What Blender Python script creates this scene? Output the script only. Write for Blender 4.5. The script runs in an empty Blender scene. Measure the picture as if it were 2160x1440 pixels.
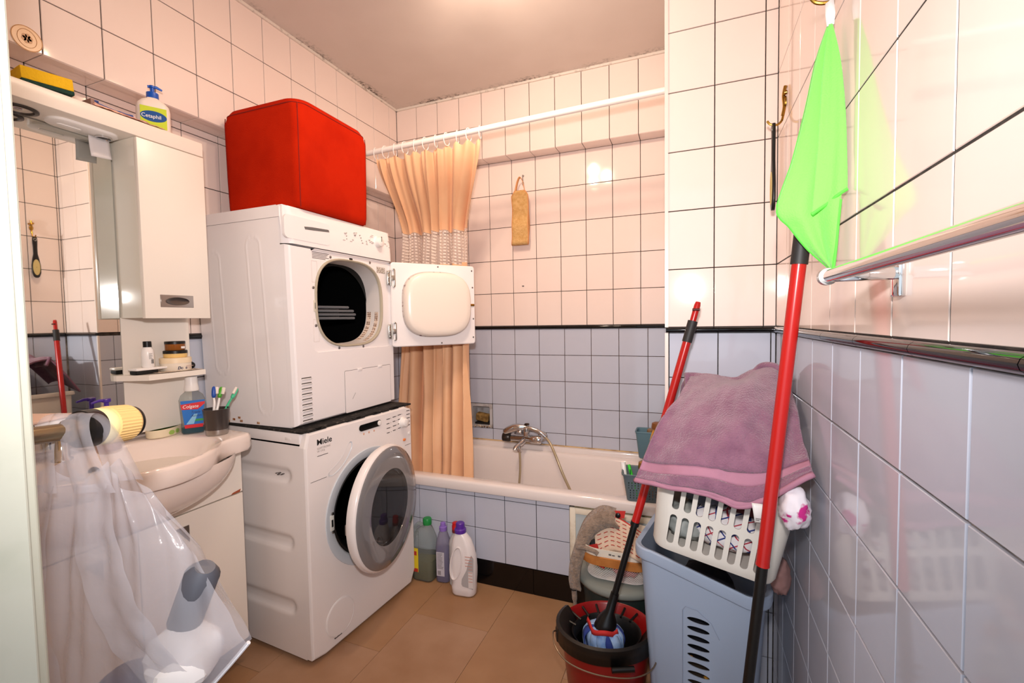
import bpy, bmesh, math, random
from mathutils import Vector, Matrix, noise
random.seed(7)
SC = bpy.context.scene
COL = SC.collection
PI = math.pi

# ---------------------------------------------------------------- camera, world, flash, exposure
cam_d = bpy.data.cameras.new('camera'); cam = bpy.data.objects.new('camera', cam_d); COL.objects.link(cam)
cam_d.sensor_width = 36.0; cam_d.lens = 957.77 / 2160 * 36; cam_d.clip_start = 0.02; cam_d.clip_end = 50
_R = Vector((0.92997533, 0.36725902, -0.01633116)); _U = Vector((-0.00150116, 0.04821716, 0.99883575)); _F = Vector((-0.36761888, 0.92886808, -0.04539208))
cam.matrix_world = Matrix(((_R.x, _U.x, -_F.x, 1.70318), (_R.y, _U.y, -_F.y, -2.41760), (_R.z, _U.z, -_F.z, 1.23751), (0, 0, 0, 1)))
SC.camera = cam

world = bpy.data.worlds.new('world'); SC.world = world; world.use_nodes = True
world.node_tree.nodes['Background'].inputs[0].default_value = (0.78, 0.89, 1.0, 1)
world.node_tree.nodes['Background'].inputs[1].default_value = 1.0

fl = bpy.data.lights.new('camera_flash', 'SPOT'); fl.energy = 61; fl.color = (1.0, 0.94, 0.93); fl.shadow_soft_size = 0.035; fl.spot_size = math.radians(131); fl.spot_blend = 1.0
flo = bpy.data.objects.new('camera_flash', fl); COL.objects.link(flo); flo.location = (1.69, -2.43, 1.43)
flo.rotation_euler = (Vector((-0.40, 0.90, 0.03))).to_track_quat('-Z', 'Y').to_euler()

SC.view_settings.view_transform = 'Standard'; SC.view_settings.look = 'None'
SC.view_settings.gamma = 1.0; SC.view_settings.use_curve_mapping = False
SC.view_settings.exposure = 0.48

# ---------------------------------------------------------------- helpers
def lin(c):
    if isinstance(c, str):
        c = c.lstrip('#'); c = [int(c[i:i+2], 16) / 255 for i in (0, 2, 4)]
    return tuple((x / 12.92 if x <= .04045 else ((x + .055) / 1.055) ** 2.4) for x in c)

def mat(name, col, rough=.5, metal=0, bump=None, var=None, trans=0, alpha=1, spec=.5, coat=0, sheen=0, ior=1.45, sss=0, emit=None):
    m = bpy.data.materials.new(name); m.use_nodes = True
    nt = m.node_tree; p = nt.nodes['Principled BSDF']
    c = (*lin(col), 1)
    p.inputs['Base Color'].default_value = c
    p.inputs['Roughness'].default_value = rough; p.inputs['Metallic'].default_value = metal
    p.inputs['Transmission Weight'].default_value = trans; p.inputs['Alpha'].default_value = alpha
    p.inputs['Specular IOR Level'].default_value = spec; p.inputs['Coat Weight'].default_value = coat
    p.inputs['Sheen Weight'].default_value = sheen; p.inputs['IOR'].default_value = ior
    if emit:
        p.inputs['Emission Color'].default_value = (*lin(emit[0]), 1); p.inputs['Emission Strength'].default_value = emit[1]
    if bump or var:
        tc = nt.nodes.new('ShaderNodeTexCoord')
    if var:      # (scale, second colour, low, high)
        n = nt.nodes.new('ShaderNodeTexNoise'); n.inputs['Scale'].default_value = var[0]; n.inputs['Detail'].default_value = 6
        nt.links.new(tc.outputs['Object'], n.inputs['Vector'])
        r = nt.nodes.new('ShaderNodeMapRange'); r.inputs['From Min'].default_value = var[2]; r.inputs['From Max'].default_value = var[3]
        nt.links.new(n.outputs['Fac'], r.inputs['Value'])
        mx = nt.nodes.new('ShaderNodeMix'); mx.data_type = 'RGBA'
        mx.inputs[6].default_value = c; mx.inputs[7].default_value = (*lin(var[1]), 1)
        nt.links.new(r.outputs['Result'], mx.inputs[0]); nt.links.new(mx.outputs[2], p.inputs['Base Color'])
    if bump:     # (scale, strength, distance)
        n = nt.nodes.new('ShaderNodeTexNoise'); n.inputs['Scale'].default_value = bump[0]; n.inputs['Detail'].default_value = 4
        nt.links.new(tc.outputs['Object'], n.inputs['Vector'])
        b = nt.nodes.new('ShaderNodeBump'); b.inputs['Strength'].default_value = bump[1]; b.inputs['Distance'].default_value = bump[2] if len(bump) > 2 else .002
        nt.links.new(n.outputs['Fac'], b.inputs['Height']); nt.links.new(b.outputs['Normal'], p.inputs['Normal'])
    return m

def catmull(pts, per=6):
    pts = [Vector(p) for p in pts]; out = []
    for i in range(len(pts) - 1):
        p0 = pts[max(i - 1, 0)]; p1 = pts[i]; p2 = pts[i + 1]; p3 = pts[min(i + 2, len(pts) - 1)]
        for k in range(per):
            t = k / per
            out.append(.5 * ((2 * p1) + (p2 - p0) * t + (2 * p0 - 5 * p1 + 4 * p2 - p3) * t * t + (3 * p1 - p0 - 3 * p2 + p3) * t ** 3))
    out.append(pts[-1]); return out

def rrect(w, h, r, n=6, cx=0, cy=0):
    """rounded rectangle outline, counter-clockwise, 4*(n+1) points"""
    out = []
    for sx, sy, a0 in ((1, 1, 0), (-1, 1, PI / 2), (-1, -1, PI), (1, -1, 1.5 * PI)):
        for k in range(n + 1):
            a = a0 + PI / 2 * k / n
            out.append((cx + sx * (w / 2 - r) + r * math.cos(a), cy + sy * (h / 2 - r) + r * math.sin(a)))
    return out

def circ(r, n, cx=0, cy=0, a0=0, ry=None):
    ry = r if ry is None else ry
    return [(cx + r * math.cos(a0 + 2 * PI * k / n), cy + ry * math.sin(a0 + 2 * PI * k / n)) for k in range(n)]

def resample(poly, n, cx, cy):
    """points of a closed outline hit by n evenly turning rays from (cx, cy)"""
    out = []
    m = len(poly)
    for k in range(n):
        a = 2 * PI * k / n; dx, dy = math.cos(a), math.sin(a); best = None
        for i in range(m):
            x0, y0 = poly[i][0] - cx, poly[i][1] - cy; x1, y1 = poly[(i + 1) % m][0] - cx, poly[(i + 1) % m][1] - cy
            den = dx * (y1 - y0) - dy * (x1 - x0)
            if abs(den) < 1e-12: continue
            t = (x0 * (y1 - y0) - y0 * (x1 - x0)) / den; s = (x0 * dy - y0 * dx) / den
            if t > 0 and -1e-6 <= s <= 1 + 1e-6 and (best is None or t > best): best = t
        out.append((cx + dx * (best or 0), cy + dy * (best or 0)))
    return out

def snap(ring, corners, cx, cy):
    """move the ring point nearest in angle to each corner onto that corner"""
    ring = list(ring); n = len(ring)
    for x, y in corners:
        k = round(math.atan2(y - cy, x - cx) / (2 * PI) * n) % n; ring[k] = (x, y)
    return ring

class G:
    """collects geometry of one mesh; M is the transform applied to what is added"""
    def __init__(s): s.bm = bmesh.new(); s.M = Matrix.Identity(4); s.mi = 0
    def v(s, co): return s.bm.verts.new(s.M @ Vector(co))
    def f(s, vs):
        try: fc = s.bm.faces.new(vs); fc.material_index = s.mi; return fc
        except ValueError: return None
    def box(s, a, b, r=0, seg=2):
        x0, y0, z0 = [min(p, q) for p, q in zip(a, b)]; x1, y1, z1 = [max(p, q) for p, q in zip(a, b)]
        t = bmesh.new(); bmesh.ops.create_cube(t, size=1)
        for v in t.verts: v.co = Vector(((x0 + x1) / 2 + v.co.x * (x1 - x0), (y0 + y1) / 2 + v.co.y * (y1 - y0), (z0 + z1) / 2 + v.co.z * (z1 - z0)))
        if r > 0: bmesh.ops.bevel(t, geom=t.edges[:], offset=min(r, .49 * min(x1 - x0, y1 - y0, z1 - z0)), segments=seg, affect='EDGES', profile=.5)
        s.merge(t); return s
    def merge(s, t):
        mp = {v: s.v(v.co) for v in t.verts}
        for fc in t.faces: s.f([mp[v] for v in fc.verts])
        t.free()
    def loft(s, rings, closed=True, cap0=False, cap1=False, loop=False):
        R = [[s.v(p) for p in ring] for ring in rings]
        n = len(R[0]); k = n if closed else n - 1
        pairs = list(zip(R, R[1:])) + ([(R[-1], R[0])] if loop else [])
        for A, B in pairs:
            for i in range(k): s.f([A[i], A[(i + 1) % n], B[(i + 1) % n], B[i]])
        if cap0: s.f(R[0][::-1])
        if cap1: s.f(R[-1])
        return s
    def lathe(s, prof, n=24, c=(0, 0, 0), axis='z', cap0=True, cap1=True, sx=1, sy=1):
        rings = []
        for r, h in prof:
            ring = []
            for k in range(n):
                a = 2 * PI * k / n; x, y = r * sx * math.cos(a), r * sy * math.sin(a)
                if axis == 'z': p = (c[0] + x, c[1] + y, c[2] + h)
                elif axis == 'x': p = (c[0] + h, c[1] + x, c[2] + y)
                else: p = (c[0] + y, c[1] + h, c[2] + x)
                ring.append(p)
            rings.append(ring)
        return s.loft(rings, True, cap0, cap1)
    def tube(s, pts, r, n=10, caps=True, closed=False):
        pts = [Vector(p) for p in pts]; rs = r if isinstance(r, (list, tuple)) else [r] * len(pts)
        rings = []; up = None; N = len(pts)
        for i, p in enumerate(pts):
            if closed: d = pts[(i + 1) % N] - pts[i - 1]
            else: d = pts[min(i + 1, N - 1)] - pts[max(i - 1, 0)]
            d.normalize()
            if up is None:
                up = Vector((0, 0, 1)) if abs(d.z) < .9 else Vector((1, 0, 0))
            a = up - d * up.dot(d)
            if a.length < 1e-6: a = d.orthogonal()
            a.normalize(); up = a; b = d.cross(a)
            rings.append([p + (a * math.cos(2 * PI * k / n) + b * math.sin(2 * PI * k / n)) * rs[i] for k in range(n)])
        return s.loft(rings, True, caps and not closed, caps and not closed, loop=closed)
    def prism(s, poly, h0, h1, ax='z'):
        def P(u, v, h): return {'z': (u, v, h), 'x': (h, u, v), 'y': (u, h, v)}[ax]
        return s.loft([[P(u, v, h0) for u, v in poly], [P(u, v, h1) for u, v in poly]], True, True, True)
    def grid(s, fn, nu, nv, wrap=False):
        V = [[s.v(fn(i / nu, j / nv)) for j in range(nv + 1)] for i in range(nu if wrap else nu + 1)]
        m = len(V)
        for i in range(nu if wrap else nu):
            for j in range(nv): s.f([V[i][j], V[(i + 1) % m][j], V[(i + 1) % m][j + 1], V[i][j + 1]])
        return s
    def ball(s, c, r, n=12, m=8, sz=1):
        return s.lathe([(r * math.sin(PI * k / m) + 1e-5, -r * sz * math.cos(PI * k / m)) for k in range(m + 1)], n, c)

def finish(bm, name, smooth, ang):
    bmesh.ops.recalc_face_normals(bm, faces=bm.faces[:])
    me = bpy.data.meshes.new(name); bm.to_mesh(me); bm.free()
    if smooth:
        me.polygons.foreach_set('use_smooth', [True] * len(me.polygons)); me.set_sharp_from_angle(angle=math.radians(ang))
    return me

def part(name, g, m, parent=None, smooth=True, ang=40, loc=None, rot=None, solid=None, sub=0, label=None, kind=None):
    me = finish(g.bm, name, smooth, ang)
    for mm in (m if isinstance(m, (list, tuple)) else [m]): me.materials.append(mm)
    o = bpy.data.objects.new(name, me); COL.objects.link(o)
    if parent: o.parent = parent
    if loc is not None: o.location = loc
    if rot is not None:
        if isinstance(rot, Matrix): o.rotation_euler = rot.to_euler()
        else: o.rotation_euler = rot
    if solid:
        md = o.modifiers.new('solidify', 'SOLIDIFY'); md.thickness = solid; md.offset = 0
    if sub:
        md = o.modifiers.new('subdivision', 'SUBSURF'); md.levels = sub; md.render_levels = sub
    if label: o['label'] = label
    if kind: o['kind'] = kind
    return o

def tag(o, label, cat, group=None, kind=None):
    o['label'] = label; o['category'] = cat
    if group: o['group'] = group
    if kind: o['kind'] = kind
    return o

def thing(name, label, cat, loc=(0, 0, 0), rot=(0, 0, 0), group=None):
    o = bpy.data.objects.new(name, None); o.empty_display_size = .05; COL.objects.link(o)
    o.location = loc
    o.rotation_euler = rot.to_euler() if isinstance(rot, Matrix) else rot
    return tag(o, label, cat, group)

def struct(name, g, m, parent=None, smooth=False, label=None, **kw):
    o = part(name, g, m, parent, smooth=smooth, **kw)
    if not parent: o['kind'] = 'structure'
    if label: o['label'] = label
    return o

def text(s, size, M, m, parent, name='lettering', ext=.0003, align='LEFT', sx=1.0, shear=0, bold=0, label=None):
    cu = bpy.data.curves.new('lettering', 'FONT'); cu.body = s; cu.size = size; cu.extrude = ext; cu.align_x = align; cu.shear = shear; cu.offset = bold; cu.resolution_u = 3
    t = bpy.data.objects.new('t', cu); COL.objects.link(t)
    dg = bpy.context.evaluated_depsgraph_get()
    me = bpy.data.meshes.new_from_object(t.evaluated_get(dg))
    bpy.data.objects.remove(t); bpy.data.curves.remove(cu)
    me.transform(M @ Matrix.Diagonal((sx, 1, 1, 1))); me.materials.clear(); me.materials.append(m); me.name = name
    o = bpy.data.objects.new(name, me); COL.objects.link(o); o.parent = parent
    if label: o['label'] = label
    return o

def frame(o, u, v):
    """matrix whose x axis is u, y axis v, z axis u x v, at o"""
    u = Vector(u).normalized(); v = Vector(v); v = (v - u * v.dot(u)).normalized(); w = u.cross(v)
    return Matrix(((u.x, v.x, w.x, o[0]), (u.y, v.y, w.y, o[1]), (u.z, v.z, w.z, o[2]), (0, 0, 0, 1)))

def copy_tree(o, parent=None):
    c = o.copy(); COL.objects.link(c)
    if parent: c.parent = parent
    for ch in list(o.children): copy_tree(ch, c)
    return c

# ---------------------------------------------------------------- shared materials
def tile_mat(name, col, col2, rough=.07):
    m = mat(name, col, rough, spec=.5, var=(2.5, col2, .35, .7), bump=(9, .06, .002))
    return m
M_tile_up = tile_mat('cream_tile', '#F3E0D6', '#EFDACF')
M_tile_lo = tile_mat('pale_blue_grey_tile', '#C2C5D2', '#BCBECA')
M_grout_d = mat('dark_grout', '#2B2624', .9, var=(60, '#4A423C', .4, .7))
M_grout_b = mat('brown_grout', '#6B5546', .9, var=(40, '#3B2E26', .4, .7))
M_grout_l = mat('pale_grout', '#A39A92', .9, var=(30, '#57504A', .4, .7))
M_black_tile = mat('black_glazed_tile', '#0B0A0B', .06)
M_white_pl = mat('white_plastic', '#F1ECE8', .3)
M_white_en = mat('white_enamel', '#F0EAE6', .16, coat=.3)
M_cream = mat('cream_lacquer', '#F1E7DB', .28)
M_ceram = mat('ceramic', '#F4E4DA', .08, coat=.4)
M_chrome = mat('chrome', '#D6D4D2', .08, 1)
M_steel = mat('brushed_steel', '#A9A6A3', .32, 1)
M_black = mat('black_plastic', '#0D0C0C', .35)
M_blackm = mat('matt_black', '#080707', .7)
M_print = mat('grey_print', '#5A5553', .6)
M_printd = mat('black_print', '#111010', .5)
M_brass = mat('brass', '#B0873C', .25, 1)

# ---------------------------------------------------------------- tiles
_tiles = {}
def tile_mesh(w, h, m, d=.0045):
    k = (round(w, 4), round(h, 4), m.name, d)
    if k not in _tiles:
        g = G(); b = .0009
        r0 = [(0, 0), (w, 0), (w, h), (0, h)]; r1 = [(b, b), (w - b, b), (w - b, h - b), (b, h - b)]
        g.loft([[(x, y, -.001) for x, y in r0], [(x, y, d - b) for x, y in r0], [(x, y, d) for x, y in r1]], True, False, True)
        me = finish(g.bm, 'tile', False, 30); me.materials.append(m); _tiles[k] = me
    return _tiles[k]

def tiles(parent, org, u, v, us, vs, m, joint=.0032, name='tile', skip=lambda a, b: False, tilt=.0012, d=.0045):
    u = Vector(u); v = Vector(v); w = u.cross(v)
    B = Matrix(((u.x, v.x, w.x), (u.y, v.y, w.y), (u.z, v.z, w.z)))
    for a0, a1 in zip(us, us[1:]):
        for b0, b1 in zip(vs, vs[1:]):
            if a1 - a0 < .008 or b1 - b0 < .008 or skip((a0 + a1) / 2, (b0 + b1) / 2): continue
            j = joint / 2
            o = bpy.data.objects.new(name, tile_mesh(a1 - a0 - joint, b1 - b0 - joint, m, d)); COL.objects.link(o)
            p = Vector(org) + u * (a0 + j) + v * (b0 + j)
            T = Matrix.Rotation(random.uniform(-tilt, tilt), 3, 'X') @ Matrix.Rotation(random.uniform(-tilt, tilt), 3, 'Y')
            o.matrix_world = Matrix.Translation(p) @ (B @ T).to_4x4()
            o.parent = parent

def steps(start, pitch, lo, hi):
    """joint positions start + k*pitch between lo and hi, with both ends"""
    k0 = math.ceil((lo - start) / pitch - 1e-6); out = [lo]
    k = k0
    while start + k * pitch < hi - 1e-6:
        if start + k * pitch > lo + .004: out.append(start + k * pitch)
        k += 1
    out.append(hi); return out
# ================================================================ THE ROOM
WU, HU, WL, HL = .1454, .1936, .152, .1513
ZC, ZT0, ZT1 = 2.551, 1.188, 1.207          # ceiling, black band
XR, YP, XP = 1.950, -.788, 1.622           # right wall, pier front, pier side
YF = -2.20                                  # inner face of the door wall

# floor: cork coloured vinyl planks
m_floor_a = mat('cork_vinyl', '#B08A6C', .42, var=(5, '#9E7656', .35, .7), bump=(90, .08, .001))
m_floor_b = mat('cork_vinyl_warm', '#AC835F', .42, var=(5, '#A07652', .35, .7), bump=(90, .08, .001))
m_seam = mat('floor_seam', '#5E4230', .8)
g = G(); g.box((-.15, -3.0, -.05), (2.0, .15, -.0022)); floor = struct('floor', g, m_seam, label='cork coloured vinyl floor of wide staggered planks')
xs = [-.07, .27, .61, .95, 1.29, 1.63, 1.95]; off = [-1.30, -1.067, -.826, -1.18, -.95, -1.3]
for i, (a, b) in enumerate(zip(xs, xs[1:])):
    ys = steps(off[i], .72, -3.0, .1)
    for k, (c, d) in enumerate(zip(ys, ys[1:])):
        g = G(); g.box((a + .0006, c + .0006, -.004), (b - .0006, d - .0006, 0), .0004, 1)
        part('plank', g, m_floor_a if (i + k) % 2 else m_floor_b, floor, smooth=False)

# ceiling with mould along the far edges
m_ceil = bpy.data.materials.new('ceiling_paint'); m_ceil.use_nodes = True
nt = m_ceil.node_tree; p = nt.nodes['Principled BSDF']; p.inputs['Roughness'].default_value = .85
tc = nt.nodes.new('ShaderNodeTexCoord'); sep = nt.nodes.new('ShaderNodeSeparateXYZ'); nt.links.new(tc.outputs['Object'], sep.inputs[0])
def mnode(op, a, b=None, c=None):
    n = nt.nodes.new('ShaderNodeMath'); n.operation = op
    for i, x in enumerate((a, b, c)):
        if x is None: continue
        if isinstance(x, (int, float)): n.inputs[i].default_value = x
        else: nt.links.new(x, n.inputs[i])
    return n.outputs[0]
nz = nt.nodes.new('ShaderNodeTexNoise'); nz.inputs['Scale'].default_value = 70; nz.inputs['Detail'].default_value = 6; nt.links.new(tc.outputs['Object'], nz.inputs[0])
nl = nt.nodes.new('ShaderNodeTexNoise'); nl.inputs['Scale'].default_value = 5; nt.links.new(tc.outputs['Object'], nl.inputs[0])
ed = mnode('MINIMUM', sep.outputs[0], mnode('MULTIPLY', sep.outputs[1], -1))       # distance to the two edges
near = mnode('SUBTRACT', 1, mnode('DIVIDE', ed, .055)); near = mnode('MAXIMUM', near, 0)
mould = mnode('MULTIPLY', mnode('MULTIPLY', near, mnode('SMOOTHSTEP', nz.outputs['Fac'], .46, .62) if False else mnode('MULTIPLY', mnode('SUBTRACT', nz.outputs['Fac'], .44), 6)), mnode('MULTIPLY', mnode('SUBTRACT', nl.outputs['Fac'], .40), 5))
mould = mnode('MINIMUM', mnode('MAXIMUM', mould, 0), .8)
mx = nt.nodes.new('ShaderNodeMix'); mx.data_type = 'RGBA'; nt.links.new(mould, mx.inputs[0])
mx2 = nt.nodes.new('ShaderNodeMix'); mx2.data_type = 'RGBA'; nt.links.new(nl.outputs['Fac'], mx2.inputs[0])
mx2.inputs[6].default_value = (*lin('#DDD0C6'), 1); mx2.inputs[7].default_value = (*lin('#D2C4B9'), 1)
nt.links.new(mx2.outputs[2], mx.inputs[6]); mx.inputs[7].default_value = (*lin('#3E3326'), 1)
nt.links.new(mx.outputs[2], p.inputs['Base Color'])
g = G(); g.box((-.15, -2.9, ZC), (2.0, .15, ZC + .06)); struct('ceiling', g, m_ceil, label='off-white painted ceiling with mould along the far edges')
g = G(); g.box((0.0, -2.2, ZC - .012), (.009, 0, ZC)); g.box((0, -.009, ZC - .012), (XP, 0, ZC)); struct('trim_1', g, mat('caulk', '#E6DBCF', .6, var=(30, '#6E5A48', .55, .8)), label='thin caulk bead where tiles meet the ceiling')

def wallbox(g, a, b, mi): g.mi = mi; g.box(a, b)

# left wall: projecting upper band over a recessed lower wall
g = G()
wallbox(g, (-.16, YF, 2.0135), (-.0045, .1, ZC + .02), 0); wallbox(g, (-.16, YF, ZT0), (-.1045, .16, 2.02), 0); wallbox(g, (-.16, YF, -.02), (-.1045, .16, ZT0), 1)
wl = struct('wall_left', g, [M_grout_d, M_grout_b], label='left wall with a projecting band of cream tiles above')
LY = steps(.0752, WU, 0, -YF)                      # measured from the back corner
LYr = [-y for y in LY][::-1]                       # ascending y
LYb = LYr + [.092]
tiles(wl, (-.0045, 0, 0), (0, 1, 0), (0, 0, 1), LYr, [2.009, 2.164, 2.357, ZC], M_tile_up, name='cream_tile')
tiles(wl, (-.0045, 0, 0), (0, 1, 0), (0, 0, 1), [.001, .0915], [2.009, 2.169], M_tile_up, name='cream_tile')
tiles(wl, (0, 0, 2.0135), (0, 1, 0), (1, 0, 0), LYb, [-.1045, -.002], M_tile_up, name='cream_tile')
tiles(wl, (-.1045, 0, 0), (0, 1, 0), (0, 0, 1), LYb, [ZT1 + k * HU for k in range(5)] + [2.009], M_tile_up, name='cream_tile')
tiles(wl, (-.1045, 0, 0), (0, 1, 0), (0, 0, 1), [-y for y in steps(.08, WL, -.092, 2.2)][::-1], [0] + [ZT0 - k * HL for k in range(7, -1, -1)], M_tile_lo, name='blue_grey_tile')

# back wall
NX0, NX1, NZ0, NZ1 = .5758 - WL, .5758, ZT0 - 4 * HL, ZT0 - 3 * HL        # soap niche cell
g = G()
wallbox(g, (-.16, .0045, 2.1752), (2.0, .2, ZC + .02), 0); wallbox(g, (-.16, .0965, ZT0), (2.0, .2, 2.18), 0)
for a, b in (((-.16, .0965, -.02), (NX0, .2, ZT0)), ((NX1, .0965, -.02), (2.0, .2, ZT0)), ((NX0, .0965, -.02), (NX1, .2, NZ0)), ((NX0, .0965, NZ1), (NX1, .2, ZT0)), ((NX0, .16, NZ0), (NX1, .2, NZ1))):
    wallbox(g, a, b, 1)
wb = struct('wall_back', g, [M_grout_d, M_grout_b], label='back wall behind the bathtub with cream tiles over blue-grey tiles')
BX = steps(.1435, WU, 0, XP)
tiles(wb, (0, .0045, 0), (1, 0, 0), (0, 0, 1), BX, [2.1707, 2.357, ZC], M_tile_up, name='cream_tile')
tiles(wb, (0, .0965, 2.1752), (1, 0, 0), (0, -1, 0), BX, [0, .0945], M_tile_up, name='cream_tile')
tiles(wb, (0, .0965, 0), (1, 0, 0), (0, 0, 1), steps(.5793, WU, -.1, XP), [ZT1 + k * HU for k in range(5)] + [2.1707], M_tile_up, name='cream_tile')
tiles(wb, (0, .0965, 0), (1, 0, 0), (0, 0, 1), steps(.5758, WL, -.1, XP), [ZT0 - k * HL for k in range(5, -1, -1)], M_tile_lo, name='blue_grey_tile',
      skip=lambda a, b: NX0 < a < NX1 and NZ0 < b < NZ1)

# pier at the right of the tub
g = G()
wallbox(g, (XP + .0045, YP + .0045, ZT0), (2.0, .1, ZC + .02), 0); wallbox(g, (XP + .0045, YP + .0045, -.02), (2.0, .1, ZT0), 1)
wp = struct('wall_pier', g, [M_grout_d, M_grout_d], label='tiled pier standing at the right end of the bathtub')
RZ = [ZT1 + k * HU for k in range(7)] + [ZC]
LZ = [0] + [ZT0 - k * HL for k in range(7, -1, -1)]
tiles(wp, (0, YP + .0045, 0), (1, 0, 0), (0, 0, 1), [XP + .004, XP + .004 + WU, XP + 2 * WU + .002, XR], RZ, M_tile_up, name='cream_tile')
tiles(wp, (0, YP + .0045, 0), (1, 0, 0), (0, 0, 1), [XP, 1.632, 1.784, 1.936, XR], LZ, M_tile_lo, name='blue_grey_tile')
tiles(wp, (XP + .0045, 0, 0), (0, -1, 0), (0, 0, 1), steps(.1, WU, -.09, -YP), RZ, M_tile_up, name='cream_tile')
tiles(wp, (XP + .0045, 0, 0), (0, -1, 0), (0, 0, 1), steps(.1, WL, -.09, -YP), LZ[3:], M_tile_lo, name='blue_grey_tile')
g = G(); g.box((XP - .003, YP - .003, 0), (XP + .008, YP + .006, ZT0)); g.box((XP - .003, YP - .003, ZT1), (XP + .008, YP + .006, ZC))
struct('trim_2', g, mat('corner_bead', '#E9DCD2', .3), label='narrow white corner bead on the edge of the tiled pier')

# right wall
g = G()
wallbox(g, (XR + .0013, -2.95, ZT0), (2.06, .1, ZC + .02), 0); wallbox(g, (XR + .0045, -2.95, -.02), (2.06, .1, ZT0), 1)
wr = struct('wall_right', g, [M_grout_d, M_grout_l], label='right wall with cream tiles over blue-grey tiles')
RU = [-y for y in steps(1.5262, WU, -YP, 2.92)]; RLo = [-y for y in steps(1.4029, WL, -YP, 2.92)]
tiles(wr, (XR + .0013, 0, 0), (0, -1, 0), (0, 0, 1), [-y for y in RU], RZ, M_tile_up, name='cream_tile', joint=.0034, d=.0013, tilt=.0008)
tiles(wr, (XR + .0045, 0, 0), (0, -1, 0), (0, 0, 1), [-y for y in RLo], LZ, M_tile_lo, name='blue_grey_tile', joint=.0038)

# black pencil tile band, one piece per tile
def band(name, a, b, nrm, label, ln=.2):
    a, b, nrm = Vector(a), Vector(b), Vector(nrm); d = (b - a); L = d.length; d.normalize()
    n = max(1, round(L / ln)); q = L / n; root = None
    for k in range(n):
        g = G(); ring = [(-.002, ZT0), (.007, ZT0 + .001), (.012, ZT0 + .005), (.0135, (ZT0 + ZT1) / 2), (.012, ZT1 - .005), (.007, ZT1 - .001), (-.002, ZT1)]
        s, e = a + d * (k * q + .0007), a + d * ((k + 1) * q - .0007)
        g.loft([[(s + nrm * o)[:2] + (z,) if False else tuple((s + nrm * o).xy) + (z,) for o, z in ring], [tuple((e + nrm * o).xy) + (z,) for o, z in ring]], True, True, True)
        o = part('band_tile' if root else name, g, M_black_tile, root)
        if not root: o['kind'] = 'structure'; o['label'] = label; root = o
band('trim_3', (-.1, .092, 0), (XP, .092, 0), (0, -1, 0), 'black pencil tile band along the back wall')
band('trim_4', (XP, YP, 0), (XR, YP, 0), (0, -1, 0), 'black pencil tile band across the pier')
band('trim_5', (XR, YP, 0), (XR, -2.92, 0), (-1, 0, 0), 'black pencil tile band along the right wall')
band('trim_6', (-.1, YF, 0), (-.1, .09, 0), (1, 0, 0), 'black pencil tile band along the left wall')

# door wall and white door frame beside the camera
M_frame = mat('door_paint', '#C6C9BA', .45, var=(14, '#B7BCAB', .5, .8))
g = G(); g.box((-.16, YF - .14, -.02), (1.10, YF, ZC + .02)); g.box((-.16, YF - .14, 2.08), (2.0, YF, ZC + .02))
struct('wall_front', g, mat('plaster', '#E6DED6', .8), label='plastered wall holding the bathroom doorway')
g = G()
g.box((1.10, YF - .15, 0), (1.137, YF + .006, 2.06), .002); g.box((1.137, YF - .135, 0), (1.1475, YF - .004, 2.05), .002); g.box((1.1475, YF - .12, 0), (1.155, YF - .05, 2.045), .003)
g.box((1.04, YF, 0), (1.12, YF + .014, 2.10), .003); g.box((1.04, YF - .156, 0), (1.12, YF - .14, 2.10), .003); g.box((1.10, YF - .15, 2.05), (XR, YF + .006, 2.09), .002)
struct('door_1', g, M_frame, label='white painted door frame at the left edge')

# tiled apron of the tub, its black skirting and the access panel
g = G(); wallbox(g, (-.1, -.5255, -.01), (XP, -.49, .44), 0)
wa = struct('wall_apron', g, M_grout_d, label='tiled apron wall in front of the bathtub')
tiles(wa, (0, -.5255, 0), (1, 0, 0), (0, 0, 1), [x for x in steps(.753, .153, -.1, 1.212)], [.117, .267, .4145, .4375], M_tile_lo, name='blue_grey_tile')
g = G(); g.box((-.1, -.531, 0), (.14, -.524, .116), .001, 1); bb = struct('baseboard_tub', g, M_black_tile, label='black tile skirting below the tub apron')
for a, b in ((.1415, .44), (.4415, .74), (.7415, 1.04), (1.0415, 1.34), (1.3415, 1.62)):
    g = G(); g.box((a, -.531, 0), (b, -.524, .116), .001, 1); part('skirting_tile', g, M_black_tile, bb, smooth=False)
ap = thing('access_panel', 'white framed inspection hatch with a blue-grey panel in the tub apron', 'hatch', (1.214, -.531, .118))
g = G()
for a, b in (((0, 0), (.026, .312)), ((.38, 0), (.406, .312)), ((.026, 0), (.38, .024)), ((.026, .286), (.38, .312))): g.box((a[0], -.008, a[1]), (b[0], .004, b[1]), .002)
part('frame', g, mat('hatch_frame', '#EADFCB', .5, var=(25, '#C9B79A', .45, .75)), ap)
g = G(); g.box((.024, -.002, .02), (.382, .004, .29)); part('panel', g, mat('hatch_panel', '#B9C2C4', .35), ap, smooth=False)
g = G(); g.box((.02, .0015, .3125), (.406, .004, .322)); part('gap_filler', g, mat('filler', '#A3936B', .9, var=(40, '#6B5B38', .4, .7)), ap, smooth=False)

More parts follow.
